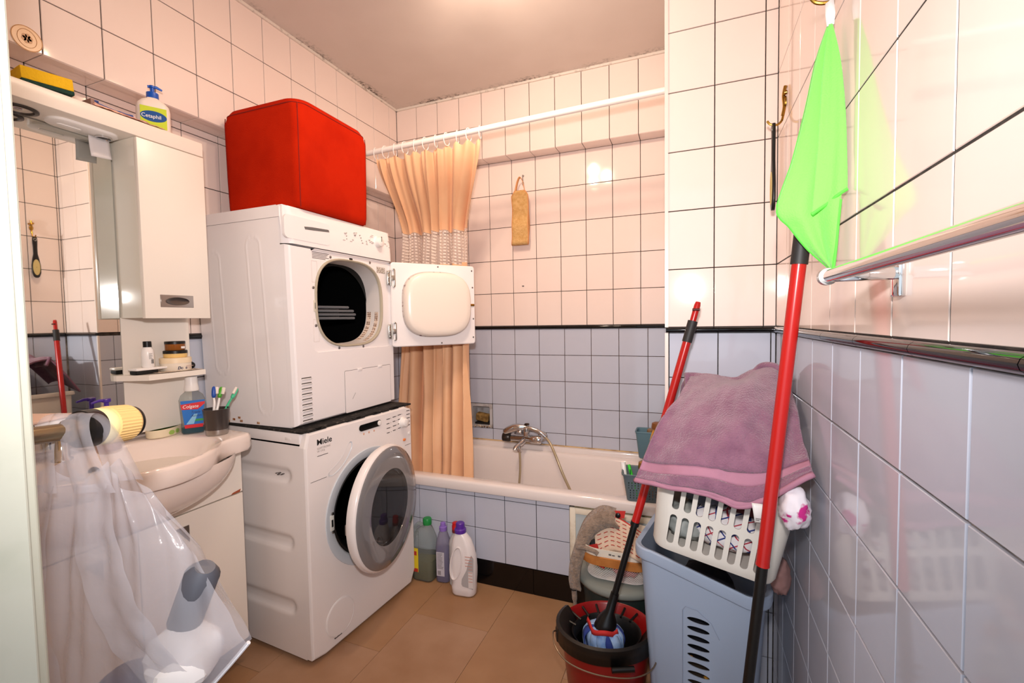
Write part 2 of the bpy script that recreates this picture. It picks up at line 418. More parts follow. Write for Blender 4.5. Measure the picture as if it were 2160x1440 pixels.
# ceiling lamp above the camera's view: four spots on a bar
lamp = thing('ceiling_lamp', 'chrome ceiling lamp with four warm spots', 'lamp', (.95, -1.22, ZC))
g = G(); g.box((-.035, -.3, -.03), (.035, .3, 0), .006); part('mounting_bar', g, M_chrome, lamp)
m_bulb = mat('bulb', '#FFF1DC', .4, emit=('#FFDDB4', 80))
for (x, y), aim, en in zip(((.04, .235), (-.02, -.06), (.11, .045), (-.06, -.28)), ((-.15, 1, -.45), (-.3, .5, -1), (.35, 1, -.55), (-.5, -.1, -1)), (10.5, 6, 10.5, 4)):
    g = G(); g.tube([(x * .3, y, -.03), (x, y, -.07)], .008, 8); g.lathe([(.018, -.06), (.032, -.075), (.034, -.115), (.030, -.113), (.026, -.085)], 20, (x, y, 0), cap1=False); sp = part('spot_head', g, M_chrome, lamp)
    g = G(); g.ball((x, y, -.118), .021, 14, 8); part('bulb', g, m_bulb, sp)
    L = bpy.data.lights.new('lamp_light', 'SPOT'); L.energy = en; L.color = (1, .78, .62); L.shadow_soft_size = .03; L.spot_size = math.radians(165); L.spot_blend = .8
    lo = bpy.data.objects.new('lamp_light', L); COL.objects.link(lo); lo.parent = lamp; lo.location = (x, y, -.15); lo.rotation_euler = Vector(aim).to_track_quat('-Z', 'Y').to_euler()
# ================================================================ WASHING MACHINE
def squircle(w, h, cx, cy, e=3.2, n=64):
    out = []
    for k in range(n):
        a = 2 * PI * k / n; c, s_ = math.cos(a), math.sin(a)
        out.append((cx + w / 2 * math.copysign(abs(c) ** (2 / e), c), cy + h / 2 * math.copysign(abs(s_) ** (2 / e), s_)))
    return out

m_wash = mat('washer_enamel', '#F1EAE7', .22, coat=.25)
m_washring = mat('washer_ring', '#C9CFD6', .25)
m_bezel = mat('smoked_grey_bezel', '#7C7A7B', .06, coat=.5)
m_glass_dark = mat('smoked_glass', '#5E5C5C', .03, trans=.85, ior=1.3)
m_glass = mat('clear_glass', '#E6E8E8', .02, trans=1, ior=1.3)
m_rubber = mat('black_rubber', '#070707', .5)
m_drum = mat('drum_steel', '#5B5A5A', .3, 1)
WT = thing('washing_machine', 'white front-loading washing machine with its round glass door ajar, under the dryer', 'washing machine', (.44, -1.22, 0), (0, 0, -math.radians(3.6)))
Wd, Wh, Wdep = .597, .85, .53
NC = 64; wc = (.312, .487)
def washring(poly, x): return [(x, a, b) for a, b in poly]
# cabinet: open-fronted shell whose near side carries three pressed grooves
def sidef(u, v):
    x = -Wdep + u * (Wdep - .03); z = .02 + v * .785; d = 0
    for zc in (.69, .442, .202):
        dx = max(0, x + .105); dd = math.hypot(dx, z - zc); k = max(0, 1 - max(0, dd - .012) / .02); d += .009 * k * k * (3 - 2 * k)
    return (x, .0015 + d, z)
g = G(); g.grid(sidef, 60, 90); part('side_panel', g, m_wash, WT, ang=60)
g = G(); g.box((-Wdep, Wd - .006, .02), (-.03, Wd - .001, .805)); g.box((-Wdep - .004, .001, .02), (-Wdep, Wd - .001, .805)); g.box((-Wdep, .004, .02), (-.03, Wd - .004, .028)); part('body', g, m_wash, WT, smooth=False)
g = G(); g.box((-Wdep, 0, .81), (-.028, Wd, .85), .004); part('lid', g, m_wash, WT)
g = G(); g.box((-.10, -.0008, .822), (-.07, .001, .832), .0005); part('lid_clip', g, m_wash, WT)
for y in (.05, .55):
    for x in (-.06, -.48):
        g = G(); g.lathe([(.02, 0), (.02, .012), (.008, .013), (.008, .03)], 12, (x, y, 0)); part('foot', g, m_rubber, WT)
# front with a round hole
out = rrect(Wd, Wh - .012, .02, 8, Wd / 2, (Wh + .012) / 2)
out2 = rrect(Wd - .016, Wh - .028, .014, 8, Wd / 2, (Wh + .012) / 2)
ro = resample(out, NC, *wc); ro2 = resample(out2, NC, *wc); rc = circ(.205, NC, *wc)
g = G(); g.loft([washring(ro, -.03), washring(ro, -.008), washring([(a * .6 + c * .4, b * .6 + d * .4) for (a, b), (c, d) in zip(ro, ro2)], -.002), washring(ro2, 0), washring(rc, 0), washring(rc, -.03)])
fp = part('front_panel', g, m_wash, WT, ang=12)
for a, b in ((.018, .09), (.545, Wd - .012)):
    g = G(); g.box((-.002, a, .6705), (.0006, b, .6720)); part('panel_seam', g, M_print, fp, smooth=False)
g = G(); g.lathe([(.236, -.001), (.234, .004), (.205, .006), (.196, -.002), (.196, -.03)], NC, (0, *wc), 'x', False, False); part('porthole_ring', g, m_washring, WT, ang=50)
g = G(); g.lathe([(.198, -.028), (.196, -.012), (.186, -.006), (.178, -.012), (.176, -.05), (.168, -.07), (.165, -.12)], NC, (0, *wc), 'x', False, False); part('door_gasket', g, m_rubber, WT, ang=60)
g = G(); g.lathe([(.17, -.11), (.235, -.125), (.235, -.48), (.0001, -.485)], NC, (0, *wc), 'x', False, False); part('drum', g, mat('drum_dark', '#2A2A2A', .4, 1), WT, ang=60)
g = G(); g.box((-.002, .094, .462), (.0085, .112, .522), .003); lk = part('door_lock', g, mat('lock_plate', '#D8D8D2', .4), WT)
g = G(); g.box((.0075, .098, .478), (.0092, .106, .505)); part('lock_slot', g, M_blackm, lk, smooth=False)
for z in (.457, .527):
    g = G(); g.lathe([(.0055, .004), (.0055, .009), (.003, .0105)], 12, (0, .105, z), 'x'); part('screw', g, M_steel, WT)
# door: hinge at far side, ajar 11 degrees
dw = Matrix.Translation((.036, .548, .492)) @ Matrix.Rotation(math.radians(11.5), 4, 'Z')
dc = (0, -.243, 0)
def dpart(name, g, m, par=None, **k):
    o = part(name, g, m, par or WT, **k)
    if not par: o.matrix_local = dw
    return o
g = G(); g.lathe([(.20, -.03), (.238, -.026), (.247, -.012), (.2475, .004), (.243, .0125), (.232, .015), (.232, .010), (.20, .008)], 72, dc, 'x', False, False); door = dpart('door', g, m_wash, ang=50)
g = G(); g.lathe([(.239, .014), (.236, .0185), (.20, .0225), (.17, .0235), (.150, .0225), (.146, .012), (.147, .006)], 72, dc, 'x', False, False); dpart('bezel', g, m_bezel, door, ang=60)
g = G(); g.lathe([(.150, .0218), (.09, .0238), (.0001, .0245)], 72, dc, 'x', False, False); dpart('window', g, m_glass_dark, door, ang=60)
g = G(); g.lathe([(.21, -.03), (.155, -.032), (.150, -.05), (.11, -.095), (.0001, -.105)], 72, dc, 'x', False, False); dpart('glass_bowl', g, m_glass_dark, door, ang=60)
g = G(); g.lathe([(.148, .006), (.152, .0), (.154, -.03)], 72, dc, 'x', False, False); dpart('inner_ring', g, M_black, door, ang=60)
g = G(); g.box((-.035, -.475, -.02), (-.02, -.46, .02), .003); dpart('latch_hook', g, M_steel, door)
for z in (-.07, .07):
    g = G(); g.box((-.036, -.02, z - .025), (-.004, .012, z + .025), .004); dpart('hinge', g, M_steel, door)
# controls
g = G(); g.prism([(a, b) for a, b in rrect(.128, .026, .0129, 8, .325, .8125)], -.001, .003, 'x'); disp = part('display', g, mat('display_black', '#030303', .08), WT)
g = G(); g.lathe([(.0105, .003), (.0105, .006), (.008, .0075)], 20, (0, .376, .8125), 'x'); part('start_button', g, M_white_pl, disp)
g = G(); g.lathe([(.026, 0), (.0235, .005), (.021, .006), (.018, .022), (.015, .024)], 28, (0, .533, .782), 'x'); part('programme_knob', g, M_white_pl, WT)
g = G(); g.lathe([(.0085, 0), (.0085, .004), (.006, .0055)], 18, (0, .54, .70), 'x', sy=.75); part('start_lamp', g, mat('orange_button', '#E8874A', .3), WT)
g = G(); g.lathe([(.007, 0), (.007, .004), (.005, .005)], 16, (0, .576, .722), 'x'); part('power_button', g, M_white_pl, WT)
m_om = mat('pale_orange_mark', '#D9A78B', .5)
for k in range(3):
    g = G(); g.lathe([(.004, 0), (.004, .0012)], 10, (0, .286 + .03 * k, .786), 'x'); part('option_mark', g, m_om, WT)
g = G()
for c, yy in enumerate((.425, .465, .50)):
    for r in range(4):
        z = .815 - .02 * r + c * .002
        g.box((0, yy, z), (.0006, yy + .022 - .004 * (r % 2), z + .0035)); g.lathe([(.0016, 0), (.0016, .0007)], 6, (0, yy + .028, z + .002), 'x')
for r in range(5):
    g.box((0, .562, .827 - r * .017), (.0006, .585, .8305 - r * .017))
part('programme_print', g, M_print, WT, smooth=False, kind='stuff')
XO = frame((.0006, .05, .7985), (0, 1, 0), (0, 0, 1))
text('Miele', .030, XO, M_printd, WT, bold=.0003, sx=1.08)
text('SOFTTRONIC\nW 1716', .0105, frame((.0006, .051, .782), (0, 1, 0), (0, 0, 1)), mat('pale_print', '#B5AAA5', .6), WT)
g = G(); g.box((0, .051, .757), (.0005, .1, .7592)); part('underline', g, M_print, WT, smooth=False)
# slanted grip groove at upper left
def groove(u, v):
    t = u; y = .098 + (.218 - .098) * t + .012 * math.sin(PI * t); z = .672 + (.772 - .672) * t + .012 * math.sin(PI * t) * -1
    w = .0135 * math.sqrt(max(0, 1 - (2 * t - 1) ** 8)); a = (v - .5) * 2
    return (.0012 - .0075 * max(0, 1 - a * a) * min(1, 8 * min(t, 1 - t) + .02) + .0008, y + a * w * .64, z - a * w * .77)
g = G(); g.grid(groove, 24, 8); part('grip_groove', g, m_washring, WT, ang=80)
g = G(); g.lathe([(.0715, 0), (.0715, .0015), (.069, .0025), (.0685, .001), (.066, .0026), (.0001, .003)], 40, (0, .133, .113), 'x', False, False); part('pump_hatch', g, m_wash, WT, ang=25)
g = G(); g.box((0, .10, .044), (.0032, .135, .0475)); part('hatch_notch', g, M_print, WT, smooth=False)
g = G()
for k, (a, b) in enumerate(((-.165, .690), (-.155, .686), (-.148, .692), (-.138, .688), (-.13, .691))): g.box((a, .003, b), (a + .007, .0112, b + .0015 + .001 * (k % 3)))
part('scuff_mark', g, M_print, WT, smooth=False, kind='stuff')

# rubber mat between the machines
g = G(); g.M = Matrix.Rotation(-math.radians(3.6), 4, 'Z'); g.box((-.55, -.004, 0), (-.012, .60, .0085), .002)
for k in range(14):
    y = .02 + random.random() * .55; g.box((-.014, y, 0), (-.004, y + .02 + .03 * random.random(), .0075), .002)
mt = part('anti_slip_mat', g, mat('dirty_black_mat', '#191614', .9, var=(60, '#57504A', .55, .75), bump=(70, .8, .004)), loc=(.44, -1.22, .8505)); tag(mt, 'worn black rubber mat pinched between washer and dryer', 'mat')
for i, (y, x) in enumerate(((.33, -.008), (.40, -.006), (.47, -.006))): pass

# ================================================================ TUMBLE DRYER
m_dry = mat('dryer_enamel', '#F3EDEC', .2, coat=.3)
m_dryc = mat('dryer_cream_plastic', '#F4E7DA', .25)
DT = thing('tumble_dryer', 'white tumble dryer with its door wide open, on top of the washing machine', 'tumble dryer', (.385, -1.195, .860))
Dd = .475
def dy(z): t = z / .8; return (-.002 - .018 * t, .580 + .008 * t)
rings = []
for z, ins, zz in ((0, .006, 0), (.004, 0, .004), (.66, 0, .66)):
    y0, y1 = dy(z); rings.append([(-Dd, y0 + ins, zz), (-Dd, y1 - ins, zz), (-.035, y1 - ins, zz), (-.035, y0 + ins, zz)])
def dside(u, v):
    x = -Dd + u * (Dd - .035); z = .002 + v * .755; y0, _ = dy(z); d = 0
    for xc, zt, zb, w in ((-.375, .66, .19, .034), (-.16, .70, .045, .034), (-.05, .9, -.2, .0)):
        if w == 0: continue
        lean = (z - .4) * -.03
        h = max(zt - z, 0) if z > zt - w else 0
        ex = abs(x - xc - lean); c = max(0, (z - (zt - w)) , ((zb + w) - z)); dd = math.hypot(ex, c) if c > 0 else ex
        k = max(0, 1 - abs(dd - w) / .0035); d -= .0022 * k
    return (x, y0 + d, z)
g = G(); g.grid(dside, 110, 110); part('side_panel', g, m_dry, DT, ang=70)
g = G(); g.box((-Dd - .004, .0, 0), (-Dd, .58, .757)); y0, y1 = dy(.5); g.box((-Dd, y1 - .008, .002), (-.035, y1 - .002, .757)); g.box((-Dd, .004, 0), (-.035, .576, .006)); part('body', g, m_dry, DT, smooth=False)
g = G(); y0, y1 = dy(.8)
prof = [(-Dd - .005, .758), (-.03, .758), (-.03, .7945), (-.045, .80), (-Dd - .005, .80)]
g.loft([[(x, y0, z) for x, z in prof], [(x, y1, z) for x, z in prof]], True, True, True); part('top_cover', g, m_dry, DT)
# control panel: a curved strip
def cp(u, v):
    y0, y1 = dy(.74); y = y0 + (y1 - y0) * u; z = .664 + .134 * v; t = 2 * u - 1
    return (.004 - .012 * (1 - math.sqrt(max(0, 1 - (v * .9) ** 2))) * 2.2 - .03 * max(0, (abs(t) - .93) / .07) ** 2, y, z)
g = G(); g.grid(cp, 60, 14); y0, y1 = dy(.74); g.box((-.04, y0 + .002, .665), (-.02, y1 - .002, .80)); ct = part('control_panel', g, m_dry, DT, ang=60)
g = G(); g.lathe([(.0275, -.001), (.026, .004), (.023, .006), (.02, .022), (.016, .0245)], 30, (.0, .478, .742), 'x'); kn = part('programme_knob', g, M_white_pl, DT)
g = G(); g.box((.022, .476, .742), (.0255, .480, .764), .0005); part('pointer', g, M_print, kn)
# water drawer with grip pocket
g = G(); g.prism(rrect(.215, .082, .018, 5, .075, .722), -.003, .0055, 'x'); dr = part('water_drawer', g, m_dry, DT)
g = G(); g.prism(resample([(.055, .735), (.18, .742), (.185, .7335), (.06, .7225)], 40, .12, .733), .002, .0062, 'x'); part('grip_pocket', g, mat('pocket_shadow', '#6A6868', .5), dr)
g = G()
for k, (y, z) in enumerate(((.278, .748), (.278, .736), (.278, .724), (.325, .756), (.33, .746), (.36, .752), (.366, .742), (.37, .732), (.374, .722), (.40, .733), (.425, .733))):
    g.lathe([(.0017, 0), (.0017, .0045)], 8, (0, y, z), 'x')
part('indicator_dot', g, mat('indicator_grey', '#8C8480', .6), DT, kind='stuff')
g = G()
for k in range(26):
    y = .25 + random.random() * .32; z = .715 + random.random() * .055
    if math.hypot(y - .478, z - .742) < .036: continue
    g.box((0, y, z), (.0044, y + .004 + .009 * random.random(), z + .0016))
part('panel_print', g, mat('pale_grey_print', '#C4BAB5', .6), DT, smooth=False, kind='stuff')
text('BEKO', .0185, frame((-.0085, .045, .783), (0, 1, 0), (-.35, 0, 1)), M_print, DT, bold=.0004, sx=1.2)
# front panel with rectangular recess, recessed plate with rounded opening
oc = (.306, .462); NO = 64
op = squircle(.392, .352, *oc, e=2.9, n=NO)
rec = rrect(.492, .392, .02, 6, .332, .4655)
yA0, yB0 = dy(0); yA1, yB1 = dy(.66)
outl = []
for k in range(8): outl.append((yA0 + (yB0 - yA0) * k / 8, .006))
for k in range(8): outl.append((yB0 + (yB1 - yB0) * k / 8, .006 + .655 * k / 8))
for k in range(8): outl.append((yB1 + (yA1 - yB1) * k / 8, .661))
for k in range(8): outl.append((yA1 + (yA0 - yA1) * k / 8, .661 - .655 * k / 8))
ra = snap(resample(outl, 96, .332, .4655), [(yA0, .006), (yB0, .006), (yB1, .661), (yA1, .661)], .332, .4655); rb = resample(rec, 96, .332, .4655)
rin = [(a + (.332 - a) * .035, b + (.4655 - b) * .02) for a, b in ra]
g = G(); X = lambda poly, x: [(x, a, b) for a, b in poly]
g.loft([X(ra, -.035), X(ra, -.016), X([(a * .5 + c * .5, b * .5 + d * .5) for (a, b), (c, d) in zip(ra, rin)], -.004), X(rin, 0), X(rb, .0), X(rb, -.007)])
part('front_panel', g, m_dry, DT, ang=9)
rb2 = resample(rec, NO * 2, *oc); op2 = resample(op, NO * 2, *oc)
g = G(); g.loft([X(rb2, -.0068), X(op2, -.0068), X(op2, -.02)]); dp = part('door_surround', g, m_dry, DT, ang=30)
def opscale(s_): return [(oc[0] + (a - oc[0]) * s_, oc[1] + (b - oc[1]) * s_) for a, b in op]
g = G(); g.loft([X(opscale(1.025), -.0066), X(opscale(1.02), -.001), X(opscale(1.0), .001), X(opscale(.98), -.002), X(opscale(.975), -.012)]); part('door_seal', g, mat('felt_seal', '#B3A894', .7), DT, ang=70)
g = G(); g.loft([X(opscale(.985), -.010), X(opscale(.955), -.045), X(opscale(.95), -.085)]); part('loading_collar', g, mat('collar_grey', '#D9D2CE', .35), DT, ang=70)
g = G(); g.lathe([(.19, -.082), (.262, -.09), (.262, -.44), (.0001, -.445)], 64, (0, .306, .43), 'x', False, False); dm = part('drum', g, mat('dark_drum', '#161616', .35, .6), DT, ang=60)
# lifter paddle inside the drum
def pad(u, v):
    x = -.11 - .32 * u; a = (v - .5) * 2; s_ = .055 * math.sqrt(max(0, 1 - abs(a) ** 2.5))
    return (x, .215 + .10 * u * .3 + .14 * (1 - abs(a) * .9) - .02, .415 + a * .026 + .012 * math.cos(10 * a) * .3)
g = G()
for k in range(4):
    z = .448 - .0155 * k; ln = .30 - .015 * abs(k - 1.5)
    g.M = Matrix.Translation((-.15, .11 + .012 * k, z)) @ Matrix.Rotation(math.radians(-14), 4, 'Z')
    g.box((-.05, 0, -.006), (.0, ln, .006), .005)
g.M = Matrix.Identity(4); g.box((-.2, .12, .395), (-.165, .41, .45), .01)
part('drum_lifter', g, mat('lifter_grey', '#5E6166', .4), DT)
# lint grille in the lower right of the collar
m_gr = bpy.data.materials.new('lint_grille'); m_gr.use_nodes = True; nt = m_gr.node_tree; p = nt.nodes['Principled BSDF']; p.inputs['Roughness'].default_value = .5
tc = nt.nodes.new('ShaderNodeTexCoord'); vo = nt.nodes.new('ShaderNodeTexVoronoi'); vo.inputs['Scale'].default_value = 110; vo.inputs['Randomness'].default_value = .1
nt.links.new(tc.outputs['Object'], vo.inputs['Vector']); cr = nt.nodes.new('ShaderNodeValToRGB'); cr.color_ramp.elements[0].position = .38; cr.color_ramp.elements[1].position = .45
cr.color_ramp.elements[0].color = (*lin('#6B4A38'), 1); cr.color_ramp.elements[1].color = (*lin('#E3CDBB'), 1); nt.links.new(vo.outputs['Distance'], cr.inputs[0]); nt.links.new(cr.outputs[0], p.inputs['Base Color'])
sel = [k for k in range(NO) if -1.25 < ((2 * PI * k / NO + PI) % (2 * PI)) - PI < -.08]
sel.sort(key=lambda k: ((2 * PI * k / NO + PI) % (2 * PI)) - PI)
g = G(); o1, o2 = opscale(.968), opscale(.945); g.loft([[(-.02, *o1[k]) for k in sel], [(-.08, *o2[k]) for k in sel]], closed=False); part('lint_grille', g, m_gr, DT, ang=70)
# small fixings on the door surround
for y, z in ((.193, .640), (.43, .645), (.10, .515), (.107, .372), (.225, .28), (.37, .278)):
    g = G(); g.lathe([(.0055, -.0068), (.0055, -.005), (.004, -.0038)], 10, (0, y, z), 'x'); part('screw', g, mat('screw_zinc', '#8B8885', .35, 1), DT)
g = G(); g.prism(rrect(.02, .008, .0035, 4, .31, .646), -.008, -.0062, 'x'); part('latch_hole', g, M_blackm, DT)
g = G(); g.box((-.0068, .098, .425), (-.0045, .116, .468), .001); lt = part('door_catch', g, mat('catch_cream', '#D9D0BE', .4), DT)
g = G(); g.box((-.005, .103, .435), (-.0042, .111, .458)); part('catch_slot', g, M_print, lt, smooth=False)
g = G(); g.box((-.0066, .475, .605), (-.0060, .535, .632)); part('rating_label', g, mat('silver_label', '#8C7F76', .4, var=(200, '#D9D2C9', .4, .6)), DT, smooth=False)
g = G()
for k in range(5): g.box((-.0067, .10, .648 - .0055 * k), (-.0062, .185 - .006 * (k % 3) - .012 * (k == 4), .6502 - .0055 * k))
part('warning_print', g, M_print, DT, smooth=False, kind='stuff')
m_emb = mat('emboss', '#D8CEC9', .5)
for z0, z1 in ((.535, .615), (.31, .395)):
    g = G()
    for a, b in (((.095, z0), (.122, z0 + .0012)), ((.095, z1), (.122, z1 + .0012)), ((.095, z0), (.0962, z1)), ((.1208, z0), (.122, z1))): g.box((-.0068, *a), (-.006, *b))
    part('embossed_frame', g, m_emb, DT, smooth=False)
# filter flap
g = G(); g.prism(rrect(.300, .172, .006, 4, .394, .096), -.001, .0012, 'x'); fpz = part('filter_flap', g, m_dry, DT, ang=20)
g = G(); fo = rrect(.304, .176, .007, 4, .394, .096); fi = rrect(.301, .173, .006, 4, .394, .096); g.loft([X(fo, .0005), X(fi, .0005)]); part('flap_gap', g, M_print, fpz, smooth=False)
for y in (.32, .455):
    g = G(); g.box((0, y, .176), (.004, y + .028, .187), .0015); part('flap_clip', g, m_dry, fpz)
g = G(); g.M = Matrix.Translation((.0014, .285, .062)) @ Matrix.Rotation(math.radians(52), 4, 'X'); g.box((0, 0, 0), (.0003, .03, .0012)); part('scratch', g, M_print, fpz, smooth=False)
# louvred vents at both lower corners
for y0, y1, zt in ((.022, .070, .183), (.532, .566, .183)):
    if y0 > .5: y0, y1 = .556, .573
    for k in range(9):
        z = zt - .0195 * k
        xo = -.006 if y0 > .5 else .0005
        g = G(); g.box((xo - .004, y0, z - .011), (xo + .0008, y1, z), .002, 1); vs = part('vent_slot', g, M_print if k < 0 else mat('vent_shadow', '#4B4846', .7) if k == 0 and y0 < .5 else bpy.data.materials['vent_shadow'], DT)
        g = G(); g.M = Matrix.Translation((xo + .0015, 0, z - .008)) @ Matrix.Rotation(math.radians(25), 4, 'Y'); g.box((-.002, y0, -.004), (.0012, y1, .0035), .001, 1); part('louvre', g, m_dry, vs)
g = G()
for x, z in ((-.33, .012), (-.30, .02), (-.29, .008), (-.20, .006), (-.36, .004)): g.box((x, -.0042, z), (x + .012, -.0015, z + .008))
part('rust_stain', g, mat('rust', '#8A4E22', .9, var=(90, '#C9A27E', .4, .6)), DT, smooth=False, kind='stuff')
# door, swung open past the side
dd = Vector((.60, .80, 0)).normalized(); hn = Matrix.Translation((.010, .548, .462)) @ frame((0, 0, 0), dd, (0, 0, 1))      # local x outwards, y up, z towards the camera
g = G(); W_, H_ = .435, .398
pl = rrect(W_, H_, .014, 5, W_ / 2 + .006, 0)
P3 = lambda poly, z: [(a, b, z) for a, b in poly]
pls = rrect(W_ - .008, H_ - .008, .012, 5, W_ / 2 + .006, 0)
g.loft([P3(pl, -.028), P3(pl, -.004), P3(pls, 0)], True, True, True); ddoor = part('door', g, m_dry, DT, ang=35); ddoor.matrix_local = hn
ic = (.232, .002)
def pil(s_, z, e=3.0): return [(a, b, z) for a, b in squircle(.345 * s_, .312 * s_, *ic, e=e, n=64)]
g = G(); g.loft([pil(1.0, .0), pil(.995, .022), pil(.975, .034), pil(.93, .041), pil(.8, .044), pil(.4, .0455), pil(.02, .046)], True, False, True); part('inner_bulge', g, m_dryc, ddoor, ang=80)
g = G(); g.loft([pil(1.03, .0004), pil(1.02, .006), pil(1.0, .008), pil(.995, .004)]); part('rubber_seal', g, mat('worn_seal', '#C9BDB6', .7, var=(60, '#6D4B4B', .56, .68)), ddoor, ang=70)
for x, y in ((.425, .175), (.428, .09), (.43, -.07), (.428, -.165), (.24, .187), (.252, -.188)):
    g = G(); g.lathe([(.0042, 0), (.0042, .0016), (.0028, .0024)], 10, (x, y, 0)); part('screw', g, bpy.data.materials['screw_zinc'], ddoor)
g = G(); g.box((.410, -.006, .0), (.436, .006, .006), .002); part('catch_pin', g, M_brass, ddoor)
for z in (.125, -.125):
    g = G(); g.box((-.014, z - .033, -.004), (.0, z + .033, .006), .002); g.tube([(.003, z - .036, .004), (.003, z + .036, .004)], .0042, 10)
    g.box((.006, z - .012, .0), (.022, z + .012, .005), .001); g.box((.018, z - .04, 0), (.026, z + .04, .005), .002); g.box((.012, z - .044, 0), (.022, z - .036, .008), .002); g.box((.012, z + .036, 0), (.022, z + .044, .008), .002)
    hh = part('hinge', g, mat('zinc_hinge', '#B9B6AE', .3, 1) if z > 0 else bpy.data.materials['zinc_hinge'], ddoor)
    for q in (-.024, 0, .024):
        g = G(); g.lathe([(.0042, .006), (.0042, .008), (.0025, .009)], 10, (-.007, z + q, 0)); part('screw', g, M_steel, hh) if False else part('rivet', g, M_steel, hh)

# ================================================================ OTTOMAN
m_red = mat('red_felt', '#B82206', .95, spec=.08, bump=(220, .45, .002), var=(8, '#AC1D04', .4, .65))
OT = thing('ottoman', 'tall cube ottoman in bright red felt on top of the dryer', 'ottoman', (.205, -.967, 1.661), (0, 0, math.radians(1)))
g = G()
def ott(z, s_, r=.035):
    return [(a, b, z) for a, b in rrect(.375 * s_, .385 * s_, r, 7)]
g.loft([ott(.0, .95), ott(.006, .985), ott(.03, 1.0), ott(.14, 1.012), ott(.26, 1.018), ott(.345, 1.022), ott(.375, 1.012, .05), ott(.392, .975, .06), ott(.400, .9, .07), ott(.404, .6, .08), ott(.406, .1, .01)], True, True, True)
part('cover', g, m_red, OT, ang=80)
# piped corner seams
m_seamr = mat('red_seam', '#7C1205', .95)
for sx, sy in ((1, -1), (1, 1), (-1, -1), (-1, 1)):
    g = G(); pts = []
    for z, s_ in ((.004, .985), (.03, 1.0), (.14, 1.012), (.26, 1.018), (.345, 1.022), (.372, 1.014)):
        k = .035 * (1 - .7071); pts.append((sx * (.375 * s_ / 2 - k) * 1.0, sy * (.385 * s_ / 2 - k), z))
    g.tube(pts, .0016, 6); part('seam', g, m_seamr, OT)
g = G(); g.tube([(a, b, .374) for a, b in rrect(.375 * 1.013, .385 * 1.013, .05, 7)], .0018, 6, closed=True); part('top_piping', g, m_seamr, OT)
# ================================================================ BATHTUB
m_tub = mat('tub_enamel', '#EBE0DB', .1, coat=.4)
TB = thing('bathtub', 'white enamelled bathtub behind the tiled apron', 'bathtub', (.76, -.225, 0))
def tubring(w, h, r, z, ox=0, oy=0): return [(a, b, z) for a, b in rrect(w, h, r, 8, ox, oy)]
g = G()
g.loft([tubring(1.712, .630, .012, .440, 0, -.002), tubring(1.716, .634, .012, .448, 0, -.002), tubring(1.716, .634, .014, .476, 0, -.002), tubring(1.708, .626, .014, .484, 0, -.002), tubring(1.69, .61, .014, .487, 0, -.002),
        tubring(1.54, .525, .09, .487, -.04), tubring(1.52, .505, .10, .482, -.04), tubring(1.505, .49, .105, .468, -.04), tubring(1.46, .462, .11, .34, -.04), tubring(1.39, .425, .12, .16, -.04), tubring(1.34, .39, .13, .10, -.04), tubring(1.22, .30, .12, .075, -.04), tubring(.6, .1, .04, .07, -.04)], True, False, True)
part('shell', g, m_tub, TB, ang=50)
# raised back ledge with discoloured sealant
g = G(); g.box((-.86, .28, .484), (.86, .3165, .512), .006); part('back_ledge', g, m_tub, TB)
g = G(); g.tube([(-.85, .314, .512), (.85, .314, .512)], .005, 8); part('sealant', g, mat('yellowed_sealant', '#C9A878', .6, var=(16, '#8A6B42', .45, .65)), TB)

# soap niche lined with tile and a worn sponge
SN = thing('soap_niche', 'recessed ceramic soap holder in the back wall with chipped lip', 'soap holder', ((NX0 + NX1) / 2, .0965, NZ0))
m_nic = mat('niche_ceramic', '#B9B5B5', .2, var=(20, '#8F8681', .5, .7))
hw = (NX1 - NX0) / 2
g = G()
o_ = rrect(2 * hw - .003, HL - .003, .006, 3, 0, HL / 2); i_ = rrect(2 * hw - .036, HL - .036, .01, 3, 0, HL / 2)
j_ = rrect(2 * hw - .044, HL - .044, .012, 3, 0, HL / 2)
YY = lambda poly, y: [(a, y, b) for a, b in poly]
g.loft([YY(o_, 0), YY(o_, -.006), YY(i_, -.009), YY(j_, .055)], True, False, True); part('holder', g, m_nic, SN, ang=30)
g = G()
for k in range(7): g.ball((-.045 + .016 * k + .006 * random.random(), -.008, .014 - .006 * random.random()), .007, 7, 5)
part('chipped_lip', g, mat('dirty_plaster', '#CBBBA6', .9, var=(60, '#5A3E26', .45, .6)), SN, kind='stuff')
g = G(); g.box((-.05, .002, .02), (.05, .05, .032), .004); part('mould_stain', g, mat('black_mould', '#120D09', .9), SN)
g = G(); g.M = Matrix.Rotation(math.radians(9), 4, 'Y') @ Matrix.Rotation(math.radians(12), 4, 'X'); g.box((-.042, -.02, -.012), (.042, .022, .034), .008, 3)
sp = part('scouring_sponge', g, mat('old_sponge', '#9A7A45', .95, var=(40, '#6E5128', .4, .65), bump=(120, 1, .004)), loc=((NX0 + NX1) / 2, .112, NZ0 + .052)); tag(sp, 'worn brown sponge lying in the soap niche', 'sponge')

